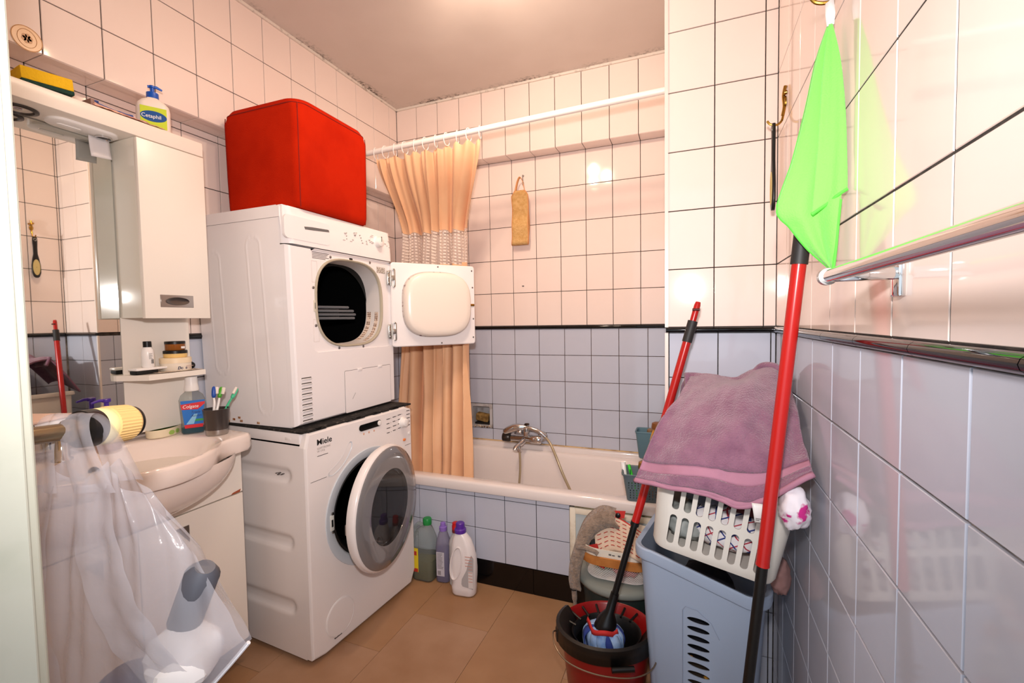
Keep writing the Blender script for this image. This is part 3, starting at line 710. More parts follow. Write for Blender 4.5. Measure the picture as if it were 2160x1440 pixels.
# mixer tap with hand shower
TP = thing('bath_mixer', 'chrome bath mixer with a hand shower resting on top', 'tap', (.82, .092, .56))
for x in (-.072, .075):
    g = G(); g.lathe([(.031, 0), (.030, -.008), (.02, -.014), (.015, -.02), (.015, -.06)], 20, (x, 0, 0), 'y'); part('wall_rose', g, M_chrome, TP, ang=50)
g = G(); g.lathe([(.016, -.10), (.02, -.094), (.02, .02), (.025, .026), (.026, .082), (.02, .09)], 24, (0, -.072, -.002), 'x'); part('body', g, M_chrome, TP, ang=40)
g = G(); g.lathe([(.025, 0), (.027, .006), (.027, .04), (.022, .046)], 24, (-.146, -.072, -.002), 'x'); part('dark_knob', g, mat('dull_knob', '#4A4541', .3, .8), TP, ang=40)
g = G(); g.tube(catmull([(-.01, -.08, -.005), (-.02, -.11, -.02), (-.035, -.15, -.036), (-.038, -.165, -.05)], 5), [.016] * 6 + [.014] * 10, 14); part('spout', g, M_chrome, TP, ang=60)
g = G(); g.box((-.012, -.1, .012), (.016, -.05, .068), .008, 3); part('cradle', g, M_chrome, TP)
g = G(); g.tube(catmull([(.012, -.075, .058), (-.005, -.082, .082), (.02, -.088, .086)], 5), [.010] * 5 + [.006] * 6, 12); part('lever', g, mat('dark_chrome', '#6A6562', .12, 1), TP, ang=60)
g = G(); g.tube(catmull([(.115, -.075, .018), (.085, -.078, .042), (.04, -.08, .058), (-.01, -.083, .066), (-.06, -.088, .062), (-.10, -.094, .048), (-.13, -.10, .032)], 5),
                [.012, .012, .0125, .0125, .013] + [.0135] * 10 + [.015, .017, .019, .021, .022, .0225, .023, .0225, .022, .0215, .021, .020, .019, .018, .016, .012], 14); sh = part('hand_shower', g, M_chrome, TP, ang=70)
m_hose = mat('ivory_hose', '#B9A88A', .3, .35)
g = G(); g.tube(catmull([(.115, -.078, .016), (.15, -.10, -.012), (.19, -.13, -.07), (.235, -.15, -.16), (.285, -.155, -.26), (.33, -.15, -.36), (.36, -.14, -.43)], 8), .0072, 10); part('hose', g, m_hose, TP, ang=60)
g = G(); g.tube(catmull([(-.02, -.142, -.035), (-.016, -.144, -.10), (-.018, -.142, -.18), (-.028, -.14, -.27), (-.04, -.135, -.36)], 8), .0065, 10); part('hose', g, m_hose, TP, ang=60)
g = G(); g.lathe([(.012, -.03), (.0125, -.012), (.010, 0)], 14, (-.02, -.142, -.03)); part('hose_nut', g, M_chrome, TP)

# ================================================================ SHOWER CURTAIN AND ROD
RY = -.47
g = G(); g.tube([(-.003, RY, 2.108), (XP + .004, RY, 2.142)], .0135, 16)
rod = part('curtain_rod', g, mat('white_rod', '#F3ECE6', .25), None); tag(rod, 'white shower curtain rod spanning above the bathtub', 'curtain rod')
rodz = lambda x: 2.108 + (x / XP) * .034
m_cur = mat('peach_curtain', '#EFBC90', .55, bump=(40, .15, .002), var=(6, '#E8B186', .4, .7), sheen=.2)
m_clear = bpy.data.materials.new('clear_vinyl_dots'); m_clear.use_nodes = True; nt = m_clear.node_tree; p = nt.nodes['Principled BSDF']
p.inputs['Base Color'].default_value = (*lin('#F2E2D6'), 1); p.inputs['Roughness'].default_value = .15
tc = nt.nodes.new('ShaderNodeTexCoord'); mp = nt.nodes.new('ShaderNodeMapping'); nt.links.new(tc.outputs['UV'], mp.inputs[0])
bk = nt.nodes.new('ShaderNodeTexBrick'); bk.inputs['Scale'].default_value = 1; bk.offset = 0
bk.inputs['Mortar Size'].default_value = .006; bk.inputs['Brick Width'].default_value = .022; bk.inputs['Row Height'].default_value = .017; bk.inputs['Mortar Smooth'].default_value = .4
bk.inputs['Color1'].default_value = (.9, .9, .9, 1); bk.inputs['Color2'].default_value = (.9, .9, .9, 1); bk.inputs['Mortar'].default_value = (.28, .28, .28, 1)
nt.links.new(mp.outputs[0], bk.inputs['Vector']); nt.links.new(bk.outputs['Color'], p.inputs['Alpha'])
CU = thing('shower_curtain', 'peach shower curtain with a clear dotted band, gathered at the left of the rod', 'shower curtain', (.48, RY, .44))
random.seed(11)
def curt(u, z):
    """u 0..1 left to right, z height: world point on the folded curtain"""
    t = (2.09 - z) / 1.64                         # 0 at top
    k = min(1, max(0, t * 4.2)); k = k * k * (3 - 2 * k); q = max(0, t - .62) / .38
    back = .235 * k - .075 * q
    xr = .79 - .20 * k + .04 * q
    xl = .20 - .03 * t
    amp = .012 + .022 * min(1, t * 3) + .006 * t
    ph = 2 * PI * (7.2 * u + .35 * math.sin(5 * u + 1.5 * t) + .25 * math.sin(11 * u))
    x = xl + (xr - xl) * u + .012 * math.sin(ph * 2 + 1.0 + t) * min(1, 3 * t)
    y = RY + back + amp * math.sin(ph) + .010 * math.sin(2.3 * ph + 3 * t)
    y += .004 * noise.noise((u * 14, z * 4, 1.3)) * 3
    return (x - .48, y - RY, z - .44)
def topz(u):
    x = .20 + .59 * u; n = u * 10; s_ = n - math.floor(n)
    return rodz(x) - .034 - .020 * math.sin(PI * s_)
def curtain_piece(name, za, zb, nv, m):
    g = G(); uvl = g.bm.loops.layers.uv.new('UVMap')
    def fn(u, v):
        a = topz(u) if za is None else za + .006 * math.sin(40 * u) - .02 * u * 0
        return curt(u, a + (zb + (.006 * math.sin(40 * u) if zb > .6 else .008 * math.sin(9 * u)) - a) * v)
    V = [[g.v(fn(i / 150, j / nv)) for j in range(nv + 1)] for i in range(151)]
    for i in range(150):
        for j in range(nv):
            fc = g.f([V[i][j], V[i + 1][j], V[i + 1][j + 1], V[i][j + 1]])
            for lp, (a, b) in zip(fc.loops, ((i, j), (i + 1, j), (i + 1, j + 1), (i, j + 1))): lp[uvl].uv = (a / 150 * 1.15, b / nv * abs((za or 2.08) - zb))
    return part(name, g, m, CU, ang=180)
curtain_piece('upper_fabric', None, 1.728, 26, m_cur)
curtain_piece('clear_band', 1.728, 1.545, 10, m_clear)
curtain_piece('lower_fabric', 1.545, .36, 40, m_cur)
for k in range(11):
    u = k / 10; x = .20 + .59 * u
    g = G(); r = .024; ring = [(r * .35 * math.sin(a) * (1 if k % 2 else -1) * .5, r * math.sin(a) * .9, r * 1.25 * math.cos(a) - .012) for a in [2 * PI * q / 20 for q in range(20)]]
    g.tube(ring, .0022, 6, closed=True)
    o = part('curtain_ring', g, M_white_pl, loc=(x, RY, rodz(x))); tag(o, 'white plastic ring holding the peach curtain to the rod', 'curtain ring', 'curtain rings along the shower rod')

# ================================================================ SCRUB STRAP ON HOOK
HK = thing('wall_hook', 'small steel hook screwed into the back wall tiles', 'hook', (.797, .092, 2.055))
g = G(); g.tube(catmull([(0, 0, .018), (0, -.012, .020), (.001, -.016, .005), (.003, -.016, -.012), (.004, -.024, -.016), (.003, -.031, -.006)], 5), .0022, 8); part('shank', g, M_steel, HK)
g = G(); g.lathe([(.006, 0), (.005, -.004)], 12, (0, 0, .018), 'y'); part('base', g, M_steel, HK)
g = G(); g.tube([(.004 + .005 * math.cos(a), -.019, -.030 + .009 * math.sin(a)) for a in [2 * PI * k / 12 for k in range(12)]], .0014, 6, closed=True); part('ring', g, M_steel, HK)
m_loofah = mat('straw_weave', '#DDB377', .95, var=(60, '#CC9E5E', .35, .65), bump=(160, 1, .004))
GL = thing('scrub_strap', 'straw coloured bath scrubbing strap hanging from the small steel hook', 'scrub strap', (.785, .052, 1.70))
# the folded strap: a flat loop seen from the front
def strap(u, v):
    a = 2 * PI * u; zz = .127 + .152 * math.cos(a) ; dep = .021 * math.sin(a) * (1.15 - .35 * math.cos(a))
    w = (.047 if math.cos(a) < .8 else .047 - .018 * (math.cos(a) - .8) / .2) * (1 + .02 * math.sin(3 * a))
    x = (v - .5) * 2 * w
    return (x + .012 * (dep > 0) * math.sin(a), -dep + .004 * math.sin(6 * a), zz)
g = G(); g.grid(strap, 60, 10, wrap=True); part('woven_strap', g, m_loofah, GL, ang=180, solid=.007)
m_tape = mat('orange_tape', '#D99A63', .8)
for s_ in (0, 1):
    g = G(); pts = [strap(k / 48, s_) for k in range(48)]; g.tube(pts, .0042, 6, closed=True); part('edge_tape', g, m_tape, GL)
g = G(); lp = catmull([(-.030, -.004, .262), (-.012, -.010, .325), (.010, -.020, .352), (.026, -.012, .325), (.036, -.004, .262)], 6); g.loft([[(p_.x, p_.y - .001, p_.z) for p_ in lp], [(p_.x * .86 + .002, p_.y + .012, p_.z - .004) for p_ in lp]], closed=False); part('hanging_loop', g, m_tape, GL, ang=180, solid=.003)

# nail / plug mark on the tile
g = G(); g.lathe([(.007, 0), (.006, -.004), (.003, -.006)], 10, (0, 0, 0), 'y', sx=.35); o = part('wall_plug', g, M_blackm, loc=(.786, .0915, 1.44)); tag(o, 'tiny dark broken plug in a cream tile below the strap', 'wall plug')

# ================================================================ CLEANING BOTTLES ON THE FLOOR
# clear canister with green cap, a third filled with olive liquid
BG = 'cleaning bottles beside the washing machine'
B1 = thing('cleaner_bottle', 'clear canister with green cap and olive liquid, next to the washer', 'bottle', (.503, -.575, 0), (0, 0, 0), BG)
m_pet = mat('clear_plastic', '#DDE4E0', .12, trans=.82, ior=1.12, alpha=.75)
m_olive = mat('olive_liquid', '#7C7846', .15, trans=.35, ior=1.15)
def brr(w, d, r, z, ox=0): return [(a, b, z) for a, b in rrect(w, d, r, 5, ox, 0)]
g = G(); g.loft([brr(.10, .075, .02, .002), brr(.11, .085, .024, .008), brr(.11, .085, .024, .16), brr(.105, .08, .024, .20), brr(.085, .065, .024, .235), brr(.05, .05, .022, .255, .012), brr(.036, .036, .0175, .262, .016), brr(.036, .036, .0175, .275, .016)], True, True, False); part('canister', g, m_pet, B1, ang=60)
g = G(); g.loft([brr(.096, .071, .019, .005), brr(.104, .079, .022, .01), brr(.104, .079, .022, .098)], True, True, True); part('liquid', g, m_olive, B1, ang=60)
g = G(); g.lathe([(.0205, .266), (.021, .272), (.021, .292), (.018, .296)], 24, (.016, 0, 0)); part('cap', g, mat('green_cap', '#1F8A3F', .35), B1, ang=40)
g = G(); g.tube(catmull([(-.045, 0, .20), (-.055, 0, .235), (-.03, 0, .262), (.0, 0, .25)], 5), .009, 10); part('handle', g, m_pet, B1, ang=60)
g = G(); g.box((-.05, -.0437, .045), (-.012, -.0427, .16)); part('label', g, mat('yellow_label', '#E9CF2B', .5), B1, smooth=False)
g = G(); g.box((-.048, -.0439, .045), (-.014, -.0434, .062)); g.box((-.042, -.0439, .125), (-.02, -.0434, .145)); part('label_print', g, mat('red_print', '#C33A2E', .5), B1, smooth=False, kind='stuff')
# violet bottle
B2 = thing('cleaner_bottle', 'slim clear bottle of violet cleaner with lilac cap', 'bottle', (.600, -.565, 0), (0, 0, .1), BG)
g = G(); g.loft([brr(.06, .05, .018, .001), brr(.07, .06, .022, .008), brr(.07, .06, .022, .165), brr(.062, .054, .022, .20), brr(.04, .038, .017, .235), brr(.028, .028, .0135, .246), brr(.028, .028, .0135, .252)], True, True, False); part('bottle_body', g, mat('lilac_plastic', '#BDB8CE', .1, trans=.6, ior=1.12, alpha=.85), B2, ang=60)
g = G(); g.loft([brr(.058, .048, .018, .004), brr(.066, .056, .02, .01), brr(.066, .056, .02, .16)], True, True, True); part('liquid', g, mat('violet_liquid', '#3B2E86', .15, trans=.25, ior=1.2), B2, ang=60)
g = G(); g.lathe([(.018, .244), (.0185, .248), (.0185, .262), (.013, .265), (.012, .281), (.009, .283)], 20); part('cap', g, mat('lilac_cap', '#8F6FC4', .35), B2, ang=40)
g = G(); g.box((-.024, -.0312, .035), (.016, -.0302, .15)); lb = part('label', g, mat('pale_label', '#C9C5CE', .5), B2, smooth=False)
g = G()
for k in range(12): g.box((-.02, -.0315, .143 - .0065 * k), (.012 - .012 * random.random(), -.031, .1448 - .0065 * k))
for k in range(7): g.box((-.018 + .0024 * k, -.0315, .04), (-.0168 + .0024 * k, -.031, .06))
part('label_print', g, M_print, lb, smooth=False, kind='stuff')
# red capped bottle behind
B3 = thing('cleaner_bottle', 'ribbed pale bottle with red cap, half hidden behind the white jug', 'bottle', (.672, -.570, 0), (0, 0, 0), BG)
g = G(); pr_ = [(.030, .001), (.034, .006)]
for k in range(9): pr_ += [(.0345, .012 + .02 * k), (.0335, .022 + .02 * k)]
pr_ += [(.0345, .195), (.030, .215), (.02, .235), (.0145, .245), (.0145, .252)]
g.lathe(pr_, 26); part('bottle_body', g, mat('milky_plastic', '#DAD6D4', .25, trans=.25, ior=1.2), B3, ang=60)
g = G(); g.lathe([(.018, .25), (.0185, .252), (.0185, .264)], 20); part('collar', g, mat('dark_red', '#7C1A1A', .4), B3)
g = G(); g.lathe([(.0185, .264), (.0185, .28), (.0165, .283), (.0165, .294), (.013, .296)], 20); part('cap', g, mat('red_cap', '#C3191B', .35), B3, ang=40)
# white jug with purple cap and big grip hole
B4 = thing('detergent_jug', 'white detergent jug with purple cap and a hollow grip, in front of the bottles', 'bottle', (.742, -.628, 0), (0, 0, math.radians(6)), BG)
m_jug = mat('white_jug', '#EEE6E4', .3)
def jug(w, d, z, ox, r=.02): return [(a, b, z) for a, b in rrect(w, d, min(r, w * .48, d * .48), 6, ox, 0)]
S = [(.10, .055, .002, 0), (.112, .066, .01, 0), (.116, .07, .04, 0), (.112, .068, .06, .002), (.118, .07, .09, .002), (.12, .07, .13, .002), (.116, .068, .18, .0), (.105, .062, .22, -.004), (.085, .054, .255, -.008), (.055, .046, .278, -.012), (.04, .040, .288, -.014), (.036, .036, .292, -.014)]
g = G(); R_ = [jug(w, d, z, ox, .03) for w, d, z, ox in S]; g.loft(R_, True, True, True); jb = part('jug_body', g, m_jug, B4, ang=60)
# hand hollow: an inset oval dish on the left of the visible face
def dish(u, v):
    a = 2 * PI * u; k = v
    x = -.024 + .026 * k * math.cos(a) + .012 * k * math.sin(a); z = .155 + .075 * k * math.sin(a)
    return (x, -.0365 + .022 * (1 - k * k), z)
g = G(); g.grid(dish, 40, 8, wrap=True); part('grip_hollow', g, mat('jug_hollow', '#E0D8D6', .35), B4, ang=80)
g = G(); g.tube([dish(k / 40, 1.0) for k in range(40)], .0035, 8, closed=True); part('grip_rim', g, m_jug, B4)
g = G(); g.lathe([(.026, .284), (.0265, .290), (.0265, .300), (.021, .304), (.0195, .326), (.016, .329)], 26, (-.014, 0, 0)); part('cap', g, mat('purple_cap', '#5A2E9B', .3), B4, ang=40)
m_lb = mat('grey_label', '#B3AEAE', .5)
g = G(); g.prism(resample([(.0, .055), (.056, .045), (.06, .19), (.045, .205), (.026, .13), (.002, .085)], 40, .035, .11), -.0362, -.0355, 'y'); lb = part('label', g, m_lb, B4, smooth=False)
g = G(); g.box((.034, -.0366, .05), (.056, -.0361, .125)); part('label_block', g, mat('label_white', '#DED6D3', .5), lb, smooth=False)
g = G()
for k in range(9): g.box((.02 + .015 * (k > 3), -.0369, .19 - .014 * k), (.054, -.0364, .1925 - .014 * k))
part('label_print', g, mat('salmon_print', '#C98C7C', .5), lb, smooth=False, kind='stuff')
# ================================================================ MIRROR CABINET
MC = thing('mirror_cabinet', 'cream bathroom mirror with lit canopy, side cupboard and small shelf above the basin', 'mirror cabinet', (-.10, -1.60, .88))
_o = Matrix.Translation((.10, 1.60, -.88))
def GW(o=None):
    g = G(); g.M = _o if o is None else Matrix.Translation(-Vector(o)); return g
m_mir = mat('mirror_silver', '#E4E6E2', .015, 1)
m_pearl = mat('pearl_lacquer', '#E9E3D6', .12, coat=.5)
g = GW(); g.box((-.099, -2.17, .885), (-.018, -1.30, 1.822)); part('backing_board', g, M_cream, MC, smooth=False)
g = GW(); g.box((-.018, -2.17, .89), (-.004, -1.522, 1.821), .001, 1); part('mirror_glass', g, m_mir, MC)
g = GW(); g.box((-.02, -1.520, .885), (-.006, -1.312, 1.268)); part('side_panel', g, M_cream, MC, smooth=False)
g = GW(); g.box((-.099, -2.18, 1.8235), (.12, -1.313, 1.87), .002); part('canopy', g, M_cream, MC)
g = GW(); g.box((-.099, -1.518, 1.266), (.104, -1.316, 1.8225), .001, 1); part('cupboard', g, m_pearl, MC)
g = GW(); g.box((.104, -1.519, 1.264), (.121, -1.313, 1.8205), .002); cd = part('cupboard_door', g, M_cream, MC)
g = GW(); g.box((.120, -1.474, 1.300), (.1225, -1.370, 1.340), .001, 1); hp = part('handle_plate', g, M_steel, cd)
g = GW(); oval = circ(.036, 32, -1.422, 1.320, ry=.0125); ov2 = circ(.033, 32, -1.422, 1.320, ry=.010)
g.loft([[(.1222, a, b) for a, b in oval], [(.1245, a, b) for a, b in circ(.0365, 32, -1.422, 1.32, ry=.013)], [(.1232, a, b) for a, b in ov2], [(.1226, a, b) for a, b in circ(.012, 32, -1.43, 1.319, ry=.003)]], True, False, True); part('finger_hollow', g, mat('dark_steel', '#6B6866', .25, 1), hp)
# canopy lights and socket plate
for y in (-1.748, -1.98):
    g = GW(); g.lathe([(.040, -.0005), (.040, -.004), (.031, -.006), (.027, .004), (.024, .012)], 28, (.035, y, 1.8235), cap0=False, cap1=False); dl = part('downlight', g, mat('dark_bezel', '#4A4643', .35, .5) if y > -1.8 else bpy.data.materials['dark_bezel'], MC, ang=50)
    g = GW(); g.lathe([(.022, 0), (.015, -.003), (.004, -.004)], 20, (.035, y, 1.827)); part('lens', g, M_chrome, dl)
g = GW(); pts_ = [(a, b) for a, b in rrect(.075, .165, .034, 8, .040, -1.612)]; pin = [(a, b) for a, b in rrect(.065, .155, .03, 8, .040, -1.612)]
g.loft([[(a, b, 1.8235) for a, b in pts_], [(a, b, 1.817) for a, b in pts_], [(a, b, 1.814) for a, b in pin]], True, False, True); so = part('socket_plate', g, M_white_pl, MC, ang=40)
g = GW(); g.prism(rrect(.016, .055, .0075, 5, .042, -1.645), 1.8115, 1.8142); part('rocker_switch', g, M_white_pl, so)
g = GW(); g.lathe([(.021, 0), (.022, -.005), (.017, -.0055), (.016, -.001)], 24, (.042, -1.563, 1.814), cap0=False, cap1=False); part('socket_ring', g, M_chrome, so)
g = GW(); g.lathe([(.016, 0), (.001, -.0004)], 20, (.042, -1.563, 1.8134)); part('socket_well', g, M_print, so)
g = GW(); g.grid(lambda u, v: (.030 + .006 * v * v, -1.595 + .052 * u + .002 * v, 1.812 - .062 * v + .004 * u * v), 6, 6); part('socket_flap', g, mat('socket_cover', '#DCD6D6', .35), so, solid=.002, ang=80)
# small side shelf
g = GW(); sh_ = [(-.006, -1.312), (.095, -1.322), (.098, -1.505), (.010, -1.548), (-.006, -1.548)]
g.loft([[(a, b, 1.066) for a, b in sh_], [(a, b, 1.0835) for a, b in sh_]], True, True, True); part('side_shelf', g, M_cream, MC, smooth=False)

# ---------------------------------------------------------------- things on the side shelf (top z 1.0835)
ZS = 1.0845
Bsh = thing('hair_brush', 'flat white brush with black bristles lying on the side shelf', 'brush', (.045, -1.475, ZS), (0, 0, math.radians(94)))
g = G(); g.box((-.05, -.02, .012), (.058, .02, .0205), .004); part('back', g, M_white_pl, Bsh)
g = G(); g.box((-.047, -.017, 0), (.02, .017, .013), .003); part('bristles', g, M_blackm, Bsh)
b = thing('lotion_bottle', 'small white lotion bottle with black cap standing on the flat brush', 'bottle', (.042, -1.474, ZS + .0205))
g = G(); g.lathe([(.015, 0), (.0175, .003), (.0175, .045), (.016, .058), (.011, .066), (.0105, .068)], 24); part('bottle_body', g, M_white_pl, b, ang=50)
g = G(); g.lathe([(.0115, .066), (.0115, .084), (.0105, .085)], 20); part('cap', g, M_black, b, ang=40)
g = G()
for k in range(5): g.box((.0172, -.006, .044 - .004 * k), (.0178, .004 - .002 * (k % 2), .0452 - .004 * k))
for k in range(5): g.box((.0172, .000 + .0016 * k, .012), (.0178, .0008 + .0016 * k, .026))
part('label_print', g, M_print, b, smooth=False, kind='stuff')
def jar(label, z, r, h, lidh, mb, ml, y=-1.388, x=.042):
    t = thing('cosmetic_jar', label, 'jar', (x, y, z), (0, 0, 0), 'cosmetic jars stacked on the side shelf')
    g = G(); g.lathe([(r * .93, 0), (r, .003), (r, h - lidh)], 32); part('jar_body', g, mb, t, ang=50)
    g = G(); g.lathe([(r * 1.03, h - lidh), (r * 1.03, h - .0015), (r * .98, h)], 32); part('lid', g, ml, t, ang=40)
    return t
m_wax = mat('cream_jar', '#F1E3CF', .3); m_waxl = mat('cream_lid', '#F3DDBB', .35)
j1 = jar('wide cream body-cream jar at the bottom of the jar stack', ZS, .0445, .046, .018, m_wax, m_waxl)
text('Dove', .014, frame((.0438, -.022, .007), (0, 1, 0), (0, 0, 1)), mat('navy_print', '#2B3354', .5), j1, shear=.25, bold=.0003)
g = G(); g.box((.0442, .006, .016), (.0447, .030, .0175)); g.box((.0440, .006, .011), (.0446, .022, .012)); part('label_print', g, mat('rose_print', '#C9A79B', .5), j1, smooth=False, kind='stuff')
jar('yellow jar with black lid in the middle of the jar stack', ZS + .0465, .034, .024, .0105, mat('yellow_jar', '#EBC57C', .3), M_black)
j3 = jar('amber jar with black lid on top of the jar stack', ZS + .071, .029, .031, .0095, mat('amber_jar', '#9A5A22', .15, trans=.2), M_black)
g = G(); g.box((.0285, .002, .006), (.0293, .014, .013)); part('label', g, M_white_pl, j3, smooth=False)
g = G(); g.ball((0, 0, .013), .013, 10, 8, .95); g.box((-.003, -.003, .02), (.003, .003, .027), .001); o = part('pump_stopper', g, M_blackm, loc=(.035, -1.332, ZS)); tag(o, 'small black rounded stopper beside the jar stack', 'stopper')
g = G(); g.grid(lambda u, v: (.052 + .036 * v, -1.335 - .14 * u + .01 * v, .0012 + .0035 * abs(noise.noise((u * 9, v * 4, 2)))), 24, 8); o = part('plastic_wrapper', g, mat('crumpled_wrapper', '#CDB8A4', .25, var=(30, '#A88F78', .4, .7)), loc=(0, 0, ZS), ang=30, solid=.0006); tag(o, 'crumpled clear plastic wrapper lying on the side shelf', 'wrapper')

# ---------------------------------------------------------------- on top of the canopy (z 1.87)
ZK = 1.8708
SPG = thing('kitchen_sponge', 'yellow kitchen sponge with green scouring side on the mirror canopy', 'sponge', (.088, -1.715, ZK), (0, math.radians(-4), math.radians(84)))
g = G(); g.box((-.052, -.034, .010), (.052, .034, .042), .003, 2); part('foam', g, mat('yellow_foam', '#EDBB1E', .95, bump=(160, .8, .003)), SPG)
g = G(); g.box((-.052, -.034, 0), (.052, .034, .0105), .002); part('scouring_pad', g, mat('green_scourer', '#1F3F35', .95, bump=(200, 1, .003)), SPG)
LB = thing('pump_bottle', 'white pump lotion bottle with blue pump on the mirror canopy', 'bottle', (.07, -1.436, ZK), (0, 0, math.radians(-30)))
def lot(w, d, z): return [(a, b, z) for a, b in rrect(d, w, min(w, d) * .45, 6)]
g = G(); g.loft([lot(.082, .044, 0), lot(.09, .05, .004), lot(.09, .05, .07), lot(.084, .046, .085), lot(.06, .036, .098), lot(.034, .03, .104), lot(.03, .028, .108)], True, True, True); part('bottle_body', g, mat('lotion_white', '#F4E4D8', .3), LB, ang=60)
g = G(); g.lathe([(.016, .106), (.0165, .110), (.0165, .124), (.011, .127), (.006, .128), (.006, .140), (.009, .141), (.009, .147), (.006, .149)], 20); pm = part('pump', g, mat('blue_pump', '#1F56B8', .3), LB, ang=40)
g = G(); g.tube([(0, -.012, .144), (0, .012, .146), (0, .026, .140)], [.004, .0045, .003], 10); part('nozzle', g, mat('blue_nozzle', '#2360C6', .3), pm)
ml1 = mat('lime_label', '#C6D530', .45); ml2 = mat('blue_label', '#174E92', .4)
g = G(); g.box((.0248, -.034, .006), (.0258, .034, .072), .0004, 1); lb = part('label', g, ml1, LB)
g = G(); g.prism(circ(.034, 32, 0, .042, ry=.017), .0255, .0263, 'x'); part('label_oval', g, ml2, lb)
text('Cetaphil', .0165, frame((.0264, -.0315, .0365), (0, 1, 0), (0, 0, 1)), M_white_pl, lb, sx=.92, bold=.0001)
PK = thing('plastic_packet', 'crinkled pink and orange plastic packet lying along the canopy edge', 'packet', (.09, -1.535, ZK))
g = G(); g.grid(lambda u, v: (-.02 + .045 * v, -.085 + .19 * u, .004 + .014 * (1 - u * .6) * math.sin(PI * v) + .004 * noise.noise((u * 12, v * 6, 4))), 30, 8); part('wrapper', g, mat('pink_foil', '#D9998A', .2, var=(12, '#E8B49A', .4, .6), coat=.4), PK, ang=30, solid=.001)
g = G(); g.box((-.022, -.09, 0), (.022, -.08, .02), .002); part('crimped_end', g, mat('dark_end', '#8A6A62', .4), PK)
RZR = thing('razor', 'blue disposable razor resting on the plastic packet', 'razor', (.075, -1.55, ZK + .019))
g = G(); g.tube(catmull([(0, -.045, .006), (0, -.01, .003), (0, .03, .002), (0, .05, .004)], 5), [.004] * 8 + [.0055] * 8, 8); part('handle', g, mat('razor_blue', '#1D4E9E', .35), RZR, ang=60)
g = G(); g.box((-.012, -.056, .003), (.012, -.042, .011), .002); part('head', g, mat('razor_navy', '#1B3A7C', .35), RZR)

# round printed decal on the tiled band
DC = thing('round_decal', 'round brown flower decal stuck on the cream tile above the canopy', 'decal', (.001, -1.707, 2.035))
g = G(); g.lathe([(.033, 0), (.033, .0006)], 36, axis='x'); part('disc', g, mat('decal_tan', '#E6BE95', .25), DC, smooth=False)
g = G(); g.lathe([(.033, .0005), (.031, .0012), (.031, .0005)], 36, axis='x', cap0=False, cap1=False); part('rim', g, mat('decal_brown', '#BE8A58', .3), DC)
g = G(); g.tube([(.001, .02 * math.cos(a), .024 * math.sin(a)) for a in [2 * PI * k / 24 for k in range(24)]], .0006, 5, closed=True); part('inner_ring', g, bpy.data.materials['decal_brown'], DC)
for k in range(6):
    a = k * PI / 3 + .3; g = G(); g.lathe([(.0055, .0005), (.0055, .0012)], 12, (0, .007 * math.cos(a), .007 * math.sin(a)), 'x', sx=1.0, sy=1.2); part('petal', g, mat('decal_petal', '#C08C5C', .3) if k == 0 else bpy.data.materials['decal_petal'], DC, smooth=False)

# ================================================================ VANITY AND BASIN
VN = thing('vanity_cabinet', 'cream vanity cupboard below the washbasin', 'cabinet', (.05, -1.61, 0))
VO = (.05, -1.61, 0)
g = GW(VO); g.box((-.098, -1.945, .10), (.182, -1.281, .80)); part('body', g, M_cream, VN, smooth=False)
g = GW(VO); g.box((-.09, -1.93, 0), (.14, -1.30, .10)); part('plinth', g, mat('plinth_dark', '#5F564C', .7), VN, smooth=False)
g = GW(VO); g.box((.182, -1.945, .642), (.20, -1.280, .80), .0015, 1); up = part('upper_panel', g, M_cream, VN)
for y0, y1, hy in ((-1.611, -1.280, -1.49), (-1.945, -1.614, -1.72)):
    g = GW(VO); g.box((.182, y0, .10), (.20, y1, .638), .0015, 1); d = part('door', g, M_cream, VN)
    g = GW(VO); g.prism([(hy - .022, .600), (hy + .018, .600), (hy + .018, .545)], .2, .2035, 'x'); part('handle', g, M_steel, d)
g = GW(VO); g.prism([(-1.325, .6425), (-1.292, .6425), (-1.288, .6525), (-1.318, .648)], .2, .2012, 'x'); part('chipped_edge', g, mat('raw_board', '#A5573A', .9), up)

BS = thing('washbasin', 'white ceramic washbasin with a bulging front set on the vanity', 'washbasin', (.05, -1.62, .80))
BO = (.05, -1.62, .80)
half = [(-.10, -1.262), (.10, -1.262), (.235, -1.272), (.262, -1.292), (.268, -1.32), (.272, -1.37), (.295, -1.42), (.335, -1.465), (.365, -1.515), (.385, -1.57), (.393, -1.62)]
full = half + [(x, -3.24 - y) for x, y in half[::-1][1:]]
fs = [(p_.x, p_.y) for p_ in catmull([(x, y, 0) for x, y in full[1:-1]], 4)]; outline = [(-.10, -1.262)] + fs + [(-.10, -1.978)]
NB = 96; cb = (.13, -1.62)
ro = resample(outline, NB, *cb)
def inset(f, z): return [(cb[0] + (a - cb[0]) * f, cb[1] + (b_ - cb[1]) * f, z) for a, b_ in ro]
bowl = resample(circ(.19, 64, .175, -1.62, ry=.245), NB, *cb)
def bw(f, z): return [(.165 + (a - .165) * f, -1.62 + (b_ + 1.62) * f, z) for a, b_ in bowl]
g = GW(BO)
g.loft([inset(.90, .800), inset(.985, .803), inset(.998, .812), inset(1.0, .83), inset(.998, .848), inset(.985, .857), inset(.96, .859), bw(1.03, .858), bw(.995, .853), bw(.96, .835), bw(.86, .79), bw(.66, .745), bw(.35, .725), bw(.06, .722)], True, False, True)
part('rim_and_bowl', g, M_ceram, BS, ang=60)
